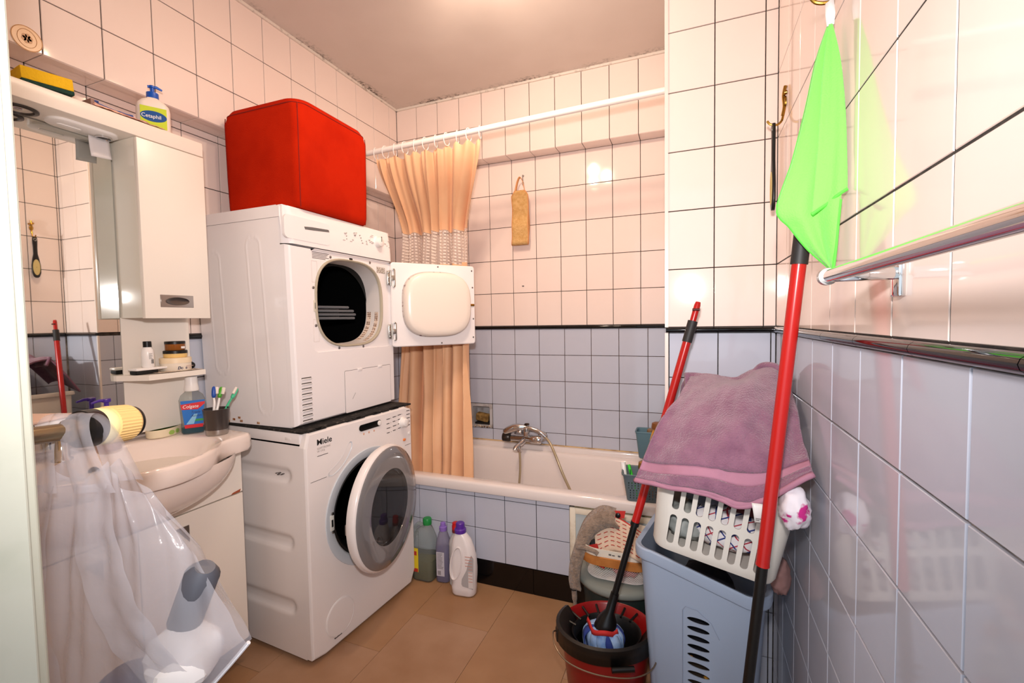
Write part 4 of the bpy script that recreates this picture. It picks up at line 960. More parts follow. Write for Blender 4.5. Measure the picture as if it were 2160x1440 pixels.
# underside belly in front of the cupboard
def belly(u, v):
    a = PI * (u - .5); zz = .812 - .15 * math.sin(v * PI / 2); k = math.cos(v * PI / 2) ** .75
    return (.16 + .205 * k * math.cos(a) ** .8 if math.cos(a) > 0 else .16, -1.62 + (.30 * k + .0) * math.sin(a), zz)
g = GW(BO); g.grid(belly, 40, 18); part('underside', g, M_ceram, BS, ang=80)
g = GW(BO); g.box((-.098, -1.978, .857), (-.075, -1.262, .885), .006); part('splashback_lip', g, M_ceram, BS)
g = GW(BO); g.lathe([(.022, 0), (.02, .003), (.012, .002)], 20, (.165, -1.62, .7225)); part('drain', g, M_chrome, BS)
# overflow hole plate glimpsed between the bag handles
g = GW(BO); g.M = g.M @ Matrix.Translation((.012, -1.62, .80)) @ Matrix.Rotation(math.radians(60), 4, 'Y'); g.lathe([(.014, 0), (.014, .003), (.008, .0035), (.007, .001)], 20); part('overflow_ring', g, M_blackm, BS)
g = GW(BO); g.lathe([(.024, .857), (.024, .865), (.018, .87), (.018, .94), (.02, .95), (.012, .957)], 20, (.03, -1.70, 0)); g.tube(catmull([(.03, -1.70, .93), (.07, -1.68, .945), (.125, -1.66, .93), (.14, -1.655, .91)], 5), .011, 12); part('tap', g, M_chrome, BS, ang=50)

# ---------------------------------------------------------------- things on the basin (z .8595)
ZB = .8598
SD = thing('soap_dish', 'oval cream soap dish with green inside on the basin ledge', 'soap dish', (-.012, -1.405, ZB), (0, 0, math.radians(28)))
def ov(a, b_, z, n=40): return [(a * math.cos(2 * PI * k / n), b_ * math.sin(2 * PI * k / n), z) for k in range(n)]
g = G(); g.loft([ov(.038, .062, 0), ov(.041, .067, .003), ov(.042, .069, .028), ov(.0405, .0675, .0285), ov(.040, .067, .024)], True, True, False); part('dish', g, mat('soap_dish_cream', '#EFE0C0', .4), SD, ang=40)
g = G(); g.loft([ov(.0395, .0665, .0285), ov(.036, .063, .0265), ov(.035, .062, .010), ov(.002, .004, .009)], True, False, True); part('liner', g, mat('soap_dish_green', '#6E8F2E', .4), SD, ang=40)
m_dot = mat('green_dot', '#9FBF5E', .4)
for a in (-.35, .05):
    x, y = .0425 * math.cos(a), .0695 * math.sin(a); g = G(); g.M = frame((x, y, .013), (-math.sin(a), math.cos(a), 0), (0, 0, 1)); g.lathe([(.0105, -.001), (.010, .0008)], 20, sy=.75); part('dot', g, m_dot, SD, smooth=False)
MW = thing('mouthwash_bottle', 'clear mouthwash bottle with blue and red label on the basin', 'bottle', (.058, -1.350, ZB), (0, 0, math.radians(-32)))
def mw(w, d, z): return [(a, b_, z) for a, b_ in rrect(d, w, d * .42, 6)]
m_mw = mat('mouthwash_plastic', '#C9D2D2', .06, trans=.9, ior=1.12, alpha=.7)
g = G(); g.loft([mw(.062, .040, 0), mw(.07, .046, .005), mw(.068, .044, .03), mw(.076, .048, .10), mw(.078, .048, .118), mw(.066, .044, .135), mw(.038, .034, .148), mw(.03, .03, .152)], True, True, False); part('bottle_body', g, m_mw, MW, ang=60)
g = G(); g.loft([mw(.058, .037, .002), mw(.065, .042, .006), mw(.064, .041, .022)], True, True, True); part('liquid', g, mat('teal_liquid', '#0E5A6E', .1, trans=.3, ior=1.2), MW, ang=60)
g = G(); g.lathe([(.0215, .15), (.0225, .155), (.0195, .176), (.0185, .198), (.0165, .20)], 26); part('cap', g, M_white_pl, MW, ang=40)
mb1 = mat('toothpaste_blue', '#1F6FC4', .4); mb2 = mat('toothpaste_red', '#D6232B', .4)
def lab(name, pts, x, m, par):
    g = G(); g.prism(pts, x, x + .0006, 'x'); return part(name, g, m, par, smooth=False)
lb = lab('label', [(-.024, .022), (.028, .022), (.036, .118), (-.034, .118)], .0242, mb1, MW)
lab('label_band', [(-.034, .104), (-.031, .088), (.015, .086), (.036, .104), (.036, .112), (-.034, .106)], .0248, mb2, lb)
lab('label_foot', [(-.024, .022), (.028, .022), (.0295, .034), (-.025, .034)], .0248, mb2, lb)
lab('label_swoosh', [(-.02, .036), (.002, .036), (.014, .07), (.004, .07)], .0247, mat('pale_blue', '#8CC4E6', .4), lb)
lab('label_stripe', [(.004, .044), (.030, .044), (.0305, .052), (.008, .052)], .0247, mat('label_green', '#3E9A4E', .4), lb)
text('Colgate', .0155, frame((.0255, -.029, .0925), (0, 1, 0), (0, 0, 1)), M_white_pl, lb, shear=.2, sx=.95, bold=.0001)
text('Triple\nAction', .0125, frame((.0251, -.006, .073), (0, 1, 0), (0, 0, 1)), mat('navy_text', '#1C2F66', .5), lb, shear=.3, sx=.9)
TM = thing('tumbler', 'dark grey metallic toothbrush tumbler with a silver base on the basin corner', 'cup', (.160, -1.336, ZB))
g = G(); g.lathe([(.0345, .018), (.041, .088), (.0415, .0895), (.0385, .0895), (.036, .06), (.033, .02)], 36, cap0=False, cap1=True); part('cup', g, mat('gunmetal', '#5A5350', .3, .7), TM, ang=40)
g = G(); g.lathe([(.033, 0), (.034, .002), (.0345, .018)], 36); part('base_ring', g, M_steel, TM, ang=40)
def brush(label, base, tip, mh, mhead, mwhite, roll=0):
    base, tip = Vector(base), Vector(tip); d = (tip - base); L = d.length
    t = thing('toothbrush', label, 'toothbrush', base, frame((0, 0, 0), d.cross(Vector((0.1, .4, 1))), d).to_3x3().to_4x4(), 'toothbrushes in the tumbler')
    g = G(); pts = [(0, 0, 0), (.001, L * .3, 0), (-.001, L * .6, .002), (0, L * .74, 0)]; cp_ = catmull(pts, 5); n = len(cp_)
    g.tube(cp_, [.0042 - .0016 * (i / n) + .001 * math.sin(PI * i / n) for i in range(n)], 10); part('handle', g, mh, t, ang=60)
    g = G(); g.tube(catmull([(0, L * .73, 0), (0, L * .82, 0), (0, L * .93, 0), (0, L, 0)], 4), [.003, .0055, .0065, .007, .0072, .0072, .0072, .007, .0066, .006, .0055, .004, .002], 10); part('head', g, mhead, t, ang=60)
    g = G(); g.box((-.004, L * .82, .004), (.004, L * .985, .014), .002); part('bristles', g, mwhite, t)
m_brw = mat('bristle_white', '#EFE2D6', .7)
brush('white toothbrush with blue head in the tumbler', (.165, -1.352, ZB + .02), (.150, -1.333, ZB + .166), M_white_pl, mat('brush_blue', '#214FA8', .35), m_brw)
brush('white toothbrush with leaf green head in the tumbler', (.158, -1.350, ZB + .02), (.146, -1.302, ZB + .160), M_white_pl, mat('brush_green', '#4EA62B', .35), m_brw)
brush('mint green toothbrush leaning out of the tumbler', (.165, -1.345, ZB + .02), (.150, -1.245, ZB + .148), mat('brush_mint', '#46B98A', .35), mat('brush_mint2', '#4EC093', .35), m_brw)
SPb = thing('soap_dispenser', 'clear liquid soap bottle with purple pump on the basin', 'soap dispenser', (.035, -1.59, ZB))
g = G(); g.lathe([(.026, 0), (.03, .003), (.031, .05), (.028, .075), (.016, .092), (.014, .098)], 26); part('bottle_body', g, mat('soap_bottle', '#E6C9C2', .1, trans=.6, ior=1.15), SPb, ang=60)
m_pp = mat('purple_pump', '#4A2E96', .3)
g = G(); g.lathe([(.018, .097), (.0185, .1), (.0185, .116), (.013, .122), (.006, .124), (.006, .148), (.011, .15), (.011, .158), (.007, .16)], 22); pm = part('pump', g, m_pp, SPb, ang=40)
g = G(); g.tube([(0, .01, .155), (0, -.02, .156), (0, -.038, .151)], [.005, .0045, .003], 10); part('nozzle', g, m_pp, pm)
g = G(); g.lathe([(.009, 0), (.0095, .003), (.008, .016), (.005, .02)], 14); o = part('red_cap', g, mat('cap_red', '#B8283C', .35), loc=(.20, -1.63, .7236)); o.location = (.262, -1.70, .752); o.name = 'bottle_cap'; tag(o, 'small red cap lying inside the washbasin', 'cap')

# ================================================================ RADIATOR, VALVE, BOX AND BAG BESIDE THE DOOR
m_rad = mat('aged_cream_paint', '#EBD6AE', .5, var=(30, '#D9BC88', .45, .7), bump=(60, .3, .002))
RD = thing('radiator', 'cream painted radiator on the door wall beside the frame', 'radiator', (.52, -2.13, .35))
RO = (.52, -2.13, .35)
g = GW(RO); g.box((.24, -2.175, .37), (.80, -2.07, 1.065), .012, 3); part('casing', g, m_rad, RD)
for k in range(10):
    x = .27 + .055 * k; g = GW(RO); g.box((x, -2.073, .42), (x + .03, -2.062, 1.02), .005); part('rib', g, m_rad, RD)
g = GW(RO); g.tube(catmull([(.80, -2.115, 1.03), (.84, -2.125, 1.06), (.89, -2.135, 1.095), (.935, -2.14, 1.108), (.958, -2.128, 1.108)], 5), .014, 14); part('elbow', g, M_chrome, RD, ang=60)
g = GW(RO); g.lathe([(.0165, -.012), (.018, -.008), (.018, .008), (.0165, .012)], 6, (.900, -2.136, 1.085)); part('union_nut', g, mat('worn_brass', '#9C8B6E', .3, .9), RD)
g = GW(RO); g.tube([(.900, -2.136, 1.095), (.900, -2.136, .02)], .0095, 12); part('pipe', g, M_chrome, RD, ang=60)
VB = Vector((.962, -2.112, 1.107)); vx = Vector((-.047, .144, -.014)).normalized()
def axl(prof, n, m, name, ang=50):
    g = G(); g.M = Matrix.Translation(-Vector(RO)) @ Matrix.Translation(VB) @ Vector((0, 0, 1)).rotation_difference(vx).to_matrix().to_4x4()
    g.lathe(prof, n); return part(name, g, m, RD, ang=ang)
axl([(.011, -.03), (.011, .02), (.015, .022), (.015, .045)], 20, mat('bronze_neck', '#8A7B62', .3, .9), 'valve_neck')
axl([(.016, .036), (.0245, .039), (.0255, .056), (.024, .059)], 40, M_black, 'black_collar')
axl([(.0235, .057), (.0255, .059), (.026, .070), (.0255, .072)], 40, mat('valve_ivory', '#EBDCA0', .4), 'valve_ring')
g = G(); g.M = Matrix.Translation(-Vector(RO)) @ Matrix.Translation(VB) @ Vector((0, 0, 1)).rotation_difference(vx).to_matrix().to_4x4()
rr = []
for h, r in ((.0715, .0255), (.074, .0262), (.106, .0255), (.110, .024)):
    rr.append([((r + (.0009 if k % 2 and .073 < h < .108 else 0)) * math.cos(2 * PI * k / 72), (r + (.0009 if k % 2 and .073 < h < .108 else 0)) * math.sin(2 * PI * k / 72), h) for k in range(72)])
g.loft(rr, True, False, True); part('thermostat_head', g, mat('valve_yellow', '#E9C27E', .4), RD, ang=25)
axl([(.0225, .109), (.0235, .111), (.0235, .115), (.0215, .117)], 40, M_black, 'end_ring')
# white box on the radiator
WB = thing('white_box', 'flat white box with rosy lid lying on the radiator top', 'box', (.70, -2.06, 1.0655), (0, 0, math.radians(22)))
g = G(); g.box((-.13, -.05, 0), (.075, .048, .026), .003); part('tray', g, M_white_pl, WB)
g = G(); g.box((-.131, -.051, .026), (.076, .049, .031), .002); part('lid', g, mat('rosy_lid', '#EBC8B4', .5), WB)
# thin carrier bag hanging from the valve
m_bag = bpy.data.materials.new('thin_carrier_plastic'); m_bag.use_nodes = True; nt = m_bag.node_tree; p = nt.nodes['Principled BSDF']; outn = nt.nodes['Material Output']
p.inputs['Base Color'].default_value = (*lin('#D3D2DA'), 1); p.inputs['Roughness'].default_value = .22; p.inputs['Specular IOR Level'].default_value = .6
tc = nt.nodes.new('ShaderNodeTexCoord'); n1 = nt.nodes.new('ShaderNodeTexNoise'); n1.inputs['Scale'].default_value = 16; n1.inputs['Detail'].default_value = 5; n1.inputs['Distortion'].default_value = 1.2
nt.links.new(tc.outputs['Object'], n1.inputs['Vector']); bp = nt.nodes.new('ShaderNodeBump'); bp.inputs['Strength'].default_value = .35; bp.inputs['Distance'].default_value = .01
nt.links.new(n1.outputs['Fac'], bp.inputs['Height']); nt.links.new(bp.outputs['Normal'], p.inputs['Normal'])
tr = nt.nodes.new('ShaderNodeBsdfTransparent'); tl = nt.nodes.new('ShaderNodeBsdfTranslucent'); tl.inputs[0].default_value = (*lin('#CFCED6'), 1)
ms1 = nt.nodes.new('ShaderNodeMixShader'); ms1.inputs[0].default_value = .35; nt.links.new(p.outputs[0], ms1.inputs[1]); nt.links.new(tl.outputs[0], ms1.inputs[2])
ms = nt.nodes.new('ShaderNodeMixShader'); ms.inputs[0].default_value = .60; nt.links.new(ms1.outputs[0], ms.inputs[1]); nt.links.new(tr.outputs[0], ms.inputs[2]); nt.links.new(ms.outputs[0], outn.inputs['Surface'])
BGp = Vector((.991, -2.063, 1.044)); br_ = Vector((.93, .367, 0)).normalized(); bn = Vector((.367, -.93, 0)).normalized()     # along the bag, towards the doorway
BAG = thing('carrier_bag', 'thin translucent white carrier bag hanging by its handles from the radiator valve', 'bag', BGp)
def bagpt(s_, z, o): return tuple(br_ * s_ + bn * o + Vector((0, 0, z - BGp.z)))
def interp(tab, z):
    for (z0, a), (z1, b) in zip(tab, tab[1:]):
        if z <= z0 and z >= z1: return a + (b - a) * (z0 - z) / (z0 - z1)
    return tab[0][1] if z > tab[0][0] else tab[-1][1]
LT = [(1.11, -.072), (1.045, -.084), (.951, -.099), (.77, -.093), (.62, -.088)]
RT = [(1.11, .024), (1.087, .036), (1.03, .082), (.986, .115), (.897, .147), (.816, .174), (.62, .174)]
def zbot(u): k = min(1, max(0, (u - .42) / .58)); return .665 + .15 * k ** 1.2
def bagside(front):
    def fn(u, v):
        zt = interp([(0, 1.05), (-.13, 1.062), (-.27, 1.03), (-.33, .985), (-.40, 1.03), (-.55, 1.062), (-.7, 1.045), (-.85, 1.018), (-1, .985)], -u); zb = zbot(u); z = zt + (zb - zt) * v
        zr_ = 1.035 + (.74 - 1.035) * v
        l, r = interp(LT, zr_), interp(RT, 1.05 + (.816 - 1.05) * min(1, v * 1.0)); s_ = l + (r - l) * u
        bl = .042 * math.sin(PI * u) ** .7 * (.2 + .8 * min(1, v * 1.4)) * (1 if v < .8 else max(.1, 1 - (v - .8) * 4))
        fold = .008 * math.sin(u * 19 + 2.5 * v) * (1 - .4 * v) + .004 * math.sin(u * 43 + 6 * v) * (1 - v) + .012 * noise.noise((u * 5, v * 4, 3 if front else 8)) * v
        return bagpt(s_, z, (bl + fold + .005) if front else -(bl * .6) + fold * .5 - .004)
    return fn
g = G(); g.grid(bagside(True), 80, 60); part('front_sheet', g, m_bag, BAG, ang=180)
g = G(); g.grid(bagside(False), 50, 40); part('back_sheet', g, m_bag, BAG, ang=180)
def gusset(s0, s1, e0, e1, zz, off):         # folded side gusset running from a handle to the bottom
    def fn(u, v):
        z = 1.04 + (zz - 1.04) * v; a = s0 + (e0 - s0) * v; b = s1 + (e1 - s1) * v
        w = a + (b - a) * u
        return bagpt(w, z, off + .050 * math.sin(PI * min(1, .12 + v * .8)) * .9 + .004 * math.sin(8 * u + 3 * v) + .004 * noise.noise((u * 3, v * 9, 1)))
    return fn
g = G(); g.grid(gusset(-.082, -.046, -.088, -.03, .69, .010), 10, 40); part('gusset', g, m_bag, BAG, ang=180)
g = G(); g.grid(gusset(-.022, .026, .060, .122, .765, .012), 12, 40); part('gusset', g, m_bag, BAG, ang=180)
def handle(a0, a1, t0, t1, zt):
    def fn(u, v):          # u front to back over the valve neck, v across the strap
        k = math.sin(PI * u) ** .5; base = a0 + (a1 - a0) * v; top = t0 + (t1 - t0) * v
        return bagpt(base + (top - base) * k, 1.03 + (zt - .004 * abs(v - .5) - 1.03) * k, .022 * math.cos(PI * u) + .006 + .003 * math.sin(9 * v + 4 * u))
    return fn
g = G(); g.grid(handle(-.090, -.044, -.070, -.048, 1.128), 30, 8); part('handle', g, m_bag, BAG, ang=180)
g = G(); g.grid(handle(-.024, .030, -.044, -.014, 1.128), 30, 8); part('handle', g, m_bag, BAG, ang=180)
g = G(); g.tube([tuple(Vector(bagside(True)(.45 + .55 * k / 12, 1.0)) - bn * .003) for k in range(13)], .0028, 6); part('bottom_weld', g, mat('weld_white', '#EDEBEE', .3), BAG)
# rubbish inside the bag
g = G(); g.ball((0, 0, 0), .040, 20, 14, .9)
for v in g.bm.verts: v.co += v.co.normalized() * .016 * noise.noise(v.co * 28)
o = part('crumpled_paper', g, mat('paper_white', '#EFE9E6', .8), loc=BGp + br_ * .085 + Vector((0, 0, -.245)) + bn * .004, ang=25); tag(o, 'crumpled white paper ball seen through the carrier bag', 'paper')
g = G(); g.ball((0, 0, 0), .038, 20, 14, .8)
for v in g.bm.verts: v.co += v.co.normalized() * .012 * noise.noise(v.co * 30 + Vector((5, 0, 0)))
o = part('crumpled_wrapper', g, mat('dark_violet_wrap', '#4B4560', .5), loc=BGp + br_ * .01 + Vector((0, 0, -.29)) + bn * .004, ang=25); tag(o, 'dark violet crumpled wrapper at the bottom of the carrier bag', 'wrapper')
g = G(); g.M = Matrix.Rotation(.5, 4, 'Y'); g.lathe([(.018, -.05), (.021, -.045), (.021, .04), (.012, .052)], 18); o = part('empty_tube', g, mat('slate_tube', '#55565E', .4), loc=BGp + br_ * .098 + Vector((0, 0, -.17)) - bn * .004); tag(o, 'slate grey empty tube standing inside the carrier bag', 'tube')
# ================================================================ LAUNDRY CORNER
def cut(o, g):
    """cut the closed shapes of g out of a mesh object and keep the plain result"""
    bmesh.ops.recalc_face_normals(g.bm, faces=g.bm.faces[:])
    me = bpy.data.meshes.new('cutter'); g.bm.to_mesh(me); g.bm.free(); c = bpy.data.objects.new('cutter', me); COL.objects.link(c)
    c.matrix_world = o.matrix_basis if not o.parent else o.parent.matrix_basis @ o.matrix_basis
    md = o.modifiers.new('cut', 'BOOLEAN'); md.operation = 'DIFFERENCE'; md.object = c; md.solver = 'EXACT'
    bpy.context.view_layer.update(); dg = bpy.context.evaluated_depsgraph_get()
    nm = bpy.data.meshes.new_from_object(o.evaluated_get(dg)); o.modifiers.clear(); old = o.data; o.data = nm
    bpy.data.objects.remove(c); bpy.data.meshes.remove(me)
    nm.polygons.foreach_set('use_smooth', [True] * len(nm.polygons)); nm.set_sharp_from_angle(angle=math.radians(35))

m_hamp = mat('pale_blue_plastic', '#9CAABF', .38)
HM = thing('laundry_hamper', 'tall pale blue plastic laundry hamper with oval slots, under the laundry basket', 'hamper', (1.742, -.993, 0), (0, 0, math.radians(-10)))
hwd, hdp = .330, .285
def hring(w, d, r, z, wave=0):
    out = []
    for a, b in rrect(w, d, r, 8):
        k = min(1, max(0, (a + .10) / .24)); k = k * k * (3 - 2 * k)
        out.append((a, b, z - wave * .058 * k))
    return out
g = G(); t = .003
g.loft([hring(.245, .205, .035, .0), hring(.262, .222, .04, .012), hring(.318, .272, .045, .50, .6), hring(.324, .278, .045, .555, 1), hring(.350, .304, .055, .556, 1), hring(.354, .308, .056, .566, 1), hring(.352, .306, .056, .584, 1), hring(.344, .298, .052, .588, 1), hring(.322, .276, .044, .584, 1), hring(.314, .268, .042, .50, .6), hring(.256, .216, .036, .02), hring(.1, .08, .02, .018)], True, True, True)
hb = part('tub', g, m_hamp, HM, ang=45)
g = G()
for k in range(12):
    z = .415 - .0262 * k; tl = 1 - .0 * k
    yf = -(.222 + (.272 - .222) * (z - .012) / .488) / 2
    g.loft([[(.002 + .029 * math.cos(q) - .002 * k * .0, y_, z + .0078 * math.sin(q)) for q in [2 * PI * i / 24 for i in range(24)]] for y_ in (yf - .03, yf + .03)], True, True, True)
cut(hb, g)
g = G(); yfz = lambda z: -(.222 + (.272 - .222) * (z - .012) / .488) / 2 - .0012
g.tube([(-.042, yfz(.03), .03), (-.040, yfz(.2), .2), (-.038, yfz(.435), .435), (-.03, yfz(.447), .447), (.0, yfz(.445), .445), (.035, yfz(.42), .42), (.055, yfz(.38), .38)], .0012, 6); part('raised_outline', g, mat('hamper_line', '#8E99AC', .4), HM)
def crumple(name, label, cat, loc, r, m, sz=.7, seed=0, sx=1, sy=1, amp=.3, fr=9, rot=(0, 0, 0), group=None, n=28):
    g = G(); g.ball((0, 0, 0), r, n, int(n * .7), sz)
    for v in g.bm.verts:
        d = v.co.normalized(); q = v.co * fr / (r * 10) * 3 + Vector((seed * 3.1, seed, 0))
        v.co += d * r * amp * (noise.noise(q) + .5 * noise.noise(q * 2.1))
        v.co.x *= sx; v.co.y *= sy
    o = part(name, g, m, loc=loc, rot=rot, ang=180); return tag(o, label, cat, group)
LG = 'laundry heaped in the hamper and basket'
crumple('laundry_garment', 'black garment filling the blue hamper', 'clothes', (1.742, -.993, .36), .10, mat('black_cloth', '#14131A', .95, bump=(60, .5)), 1.6, 1, 1.0, .85, .12, group=LG)
crumple('laundry_garment', 'mustard patterned garment behind the hamper slots', 'clothes', (1.735, -1.045, .20), .062, mat('mustard_cloth', '#2A1F16', .95, var=(22, '#C48A28', .56, .6)), 1.2, 2, 1.2, .8, .12, group=LG)

# white slotted basket tipped on top of the hamper
m_bask = mat('off_white_plastic', '#D9D3C9', .3)
BX_ = Vector((.98, -.12, -.155)).normalized(); BZ_ = Vector((.16, .0, .985)); BZ_ = (BZ_ - BX_ * BZ_.dot(BX_)).normalized(); BY_ = BZ_.cross(BX_)
BM = Matrix(((BX_.x, BY_.x, BZ_.x), (BX_.y, BY_.y, BZ_.y), (BX_.z, BY_.z, BZ_.z)))
LB0 = Vector((1.606, -1.235, .662))
BK = thing('laundry_basket', 'off-white slotted laundry basket tipped on top of the blue hamper', 'laundry basket', LB0, BM.to_4x4())
def bring(w, d, r, z): return [(a + .14, b + .165, z) for a, b in rrect(w, d, r, 7)]
g = G(); g.loft([bring(.25, .30, .03, .002), bring(.272, .322, .036, .0), bring(.282, .332, .038, .012), bring(.306, .352, .04, .19), bring(.330, .376, .05, .192), bring(.334, .38, .05, .196), bring(.333, .379, .05, .212), bring(.326, .372, .048, .215), bring(.304, .350, .04, .212), bring(.300, .346, .038, .19), bring(.276, .326, .036, .014), bring(.1, .1, .02, .006)], True, True, True)
bb_ = part('shell', g, m_bask, BK, ang=45)
g = G()
for row, (z0, z1) in enumerate(((.022, .098), (.112, .184))):
    for k in range(8):
        x = .044 + .0278 * k
        g.loft([[(a, y_, b) for a, b in rrect(.0165, z1 - z0, .008, 5, x, (z0 + z1) / 2)] for y_ in (-.04, .03)], True, True, True)
cut(bb_, g)
# plaid cloth, grey cloth and red cloth behind the slots
m_plaid = bpy.data.materials.new('plaid_cotton'); m_plaid.use_nodes = True; nt = m_plaid.node_tree; p = nt.nodes['Principled BSDF']; p.inputs['Roughness'].default_value = .9
tc = nt.nodes.new('ShaderNodeTexCoord'); mp = nt.nodes.new('ShaderNodeMapping'); mp.inputs['Rotation'].default_value = (.5, .6, .7); nt.links.new(tc.outputs['Object'], mp.inputs[0])
prev = None
for ax, sc, c0, wd, c in ((0, 24, 0, .07, '#B23A4A'), (2, 24, .3, .07, '#B23A4A'), (0, 24, .45, .08, '#2E3B7A'), (2, 24, .75, .08, '#2E3B7A')):
    sp_ = nt.nodes.new('ShaderNodeSeparateXYZ'); nt.links.new(mp.outputs[0], sp_.inputs[0])
    def mm(op, a, b=None):
        n = nt.nodes.new('ShaderNodeMath'); n.operation = op
        for i, x in enumerate((a, b)):
            if x is None: continue
            if isinstance(x, (int, float)): n.inputs[i].default_value = x
            else: nt.links.new(x, n.inputs[i])
        return n.outputs[0]
    fr_ = mm('FRACT', mm('ADD', mm('MULTIPLY', sp_.outputs[ax], sc), c0)); ln_ = mm('LESS_THAN', fr_, wd)
    mx = nt.nodes.new('ShaderNodeMix'); mx.data_type = 'RGBA'; nt.links.new(ln_, mx.inputs[0]); mx.inputs[7].default_value = (*lin(c), 1)
    if prev is None: mx.inputs[6].default_value = (*lin('#E6E0E0'), 1)
    else: nt.links.new(prev, mx.inputs[6])
    prev = mx.outputs[2]
nt.links.new(prev, p.inputs['Base Color'])
def bw_(x, y, z): return LB0 + BX_ * x + BY_ * y + BZ_ * z
rotB = BM.to_euler()
crumple('laundry_garment', 'white plaid shirt with red and blue lines behind the basket slots', 'clothes', bw_(.165, .105, .068), .088, m_plaid, .62, 3, 1.18, .85, .09, rot=rotB, group=LG)
crumple('laundry_garment', 'silvery grey garment at the left behind the basket slots', 'clothes', bw_(.065, .09, .055), .058, mat('silver_cloth', '#8E928E', .5, bump=(40, .4)), .75, 4, .9, 1, .25, rot=rotB, group=LG)
crumple('laundry_garment', 'slate grey garment in the upper left slots of the basket', 'clothes', bw_(.10, .12, .148), .075, mat('slate_cloth', '#55565F', .9, bump=(40, .4)), .55, 5, 1.0, 1, .2, rot=rotB, group=LG)
crumple('laundry_garment', 'dark red garment in the upper right slots of the basket', 'clothes', bw_(.21, .12, .15), .075, mat('oxblood_cloth', '#4E1219', .9, bump=(40, .4)), .55, 6, .95, 1, .2, rot=rotB, group=LG)
crumple('laundry_garment', 'rosy garment at the lower right slots of the basket', 'clothes', bw_(.245, .10, .045), .036, mat('rosy_cloth', '#B98476', .9, bump=(40, .4)), .9, 7, .8, 1.2, .2, rot=rotB, group=LG)
crumple('laundry_garment', 'white and magenta cloth bulging out beside the red pole', 'clothes', (1.902, -1.345, .842), .040, mat('white_magenta_cloth', '#E3DCE2', .95, var=(13, '#C02A7E', .60, .63), bump=(50, .4)), 1.1, 8, .72, .95, .2, fr=7, group=LG)
crumple('laundry_garment', 'flesh pink cloth hanging behind the basket corner', 'clothes', (1.912, -1.12, .58), .034, mat('dusty_pink_cloth', '#8E6A66', .95, bump=(50, .4)), 1.4, 9, .7, 1, .25, group=LG)

# ---------------------------------------------------------------- purple towel over the basket
m_tow = mat('purple_terry', '#8A5F74', .95, sheen=.4, bump=(260, 1, .004), var=(30, '#7A5066', .35, .7))
m_tband = mat('purple_woven_band', '#A87588', .85, bump=(300, .4, .001))
TW0 = Vector((1.76, -1.2, .84))
rows = [[(1.66, -.87, .86), (1.74, -.87, .88), (1.82, -.87, .90), (1.88, -.88, .92), (1.915, -.90, .90)],
        [(1.675, -.965, 1.03), (1.74, -.965, 1.045), (1.81, -.98, 1.045), (1.87, -.99, 1.075), (1.92, -1.02, 1.06)],
        [(1.700, -1.0, 1.060), (1.752, -1.01, 1.068), (1.825, -1.03, 1.060), (1.88, -1.06, 1.095), (1.928, -1.08, 1.085)],
        [(1.672, -1.11, 1.02), (1.735, -1.13, 1.045), (1.80, -1.15, 1.062), (1.862, -1.16, 1.062), (1.931, -1.17, 1.035)],
        [(1.632, -1.19, .978), (1.70, -1.22, .994), (1.78, -1.24, 1.003), (1.852, -1.255, 1.003), (1.931, -1.25, .990)],
        [(1.603, -1.235, .920), (1.68, -1.28, .926), (1.765, -1.305, .932), (1.842, -1.325, .944), (1.932, -1.30, .952)],
        [(1.580, -1.25, .863), (1.665, -1.298, .866), (1.755, -1.325, .874), (1.830, -1.352, .884), (1.932, -1.335, .925)],
        [(1.570, -1.25, .832), (1.655, -1.30, .836), (1.745, -1.33, .840), (1.815, -1.358, .842), (1.932, -1.352, .912)]]
cr_ = [catmull(r, 12) for r in rows]
ncol = len(cr_[0]); cols = [catmull([cr_[i][j] for i in range(len(rows))], 9) for j in range(ncol)]
nrow = len(cols[0])
TWL = thing('bath_towel', 'mauve purple terry towel draped over the laundry basket', 'towel', TW0)
def towp(i, j):
    q = cols[j][i]; u, v = j / ncol, i / nrow
    d = .006 * noise.noise((u * 6, v * 7, 1)) + .003 * noise.noise((u * 16, v * 16, 5)) + .008 * math.sin(u * 9 + v * 5) * (v > .3) * min(1, (v - .3) * 3)
    return Vector((q.x, q.y - d * 1.2, q.z + d)) - TW0
def towel_piece(name, i0, i1, m, th):
    g = G(); V = [[g.v(towp(i, j)) for j in range(ncol)] for i in range(i0, i1 + 1)]
    for a in range(i1 - i0):
        for b in range(ncol - 1): g.f([V[a][b], V[a][b + 1], V[a + 1][b + 1], V[a + 1][b]])
    return part(name, g, m, TWL, ang=180, solid=th)
iB0, iB1, iH = 50, 54, nrow - 4
towel_piece('terry_top', 0, iB0, m_tow, .010); towel_piece('woven_band', iB0, iB1, m_tband, .006); towel_piece('terry_border', iB1, iH, m_tow, .010); towel_piece('hem', iH, nrow - 1, m_tband, .009)
g = G(); g.tube([Vector(towp(nrow - 1, j)) for j in range(ncol)], .006, 8); part('hem_roll', g, m_tband, TWL, ang=180)
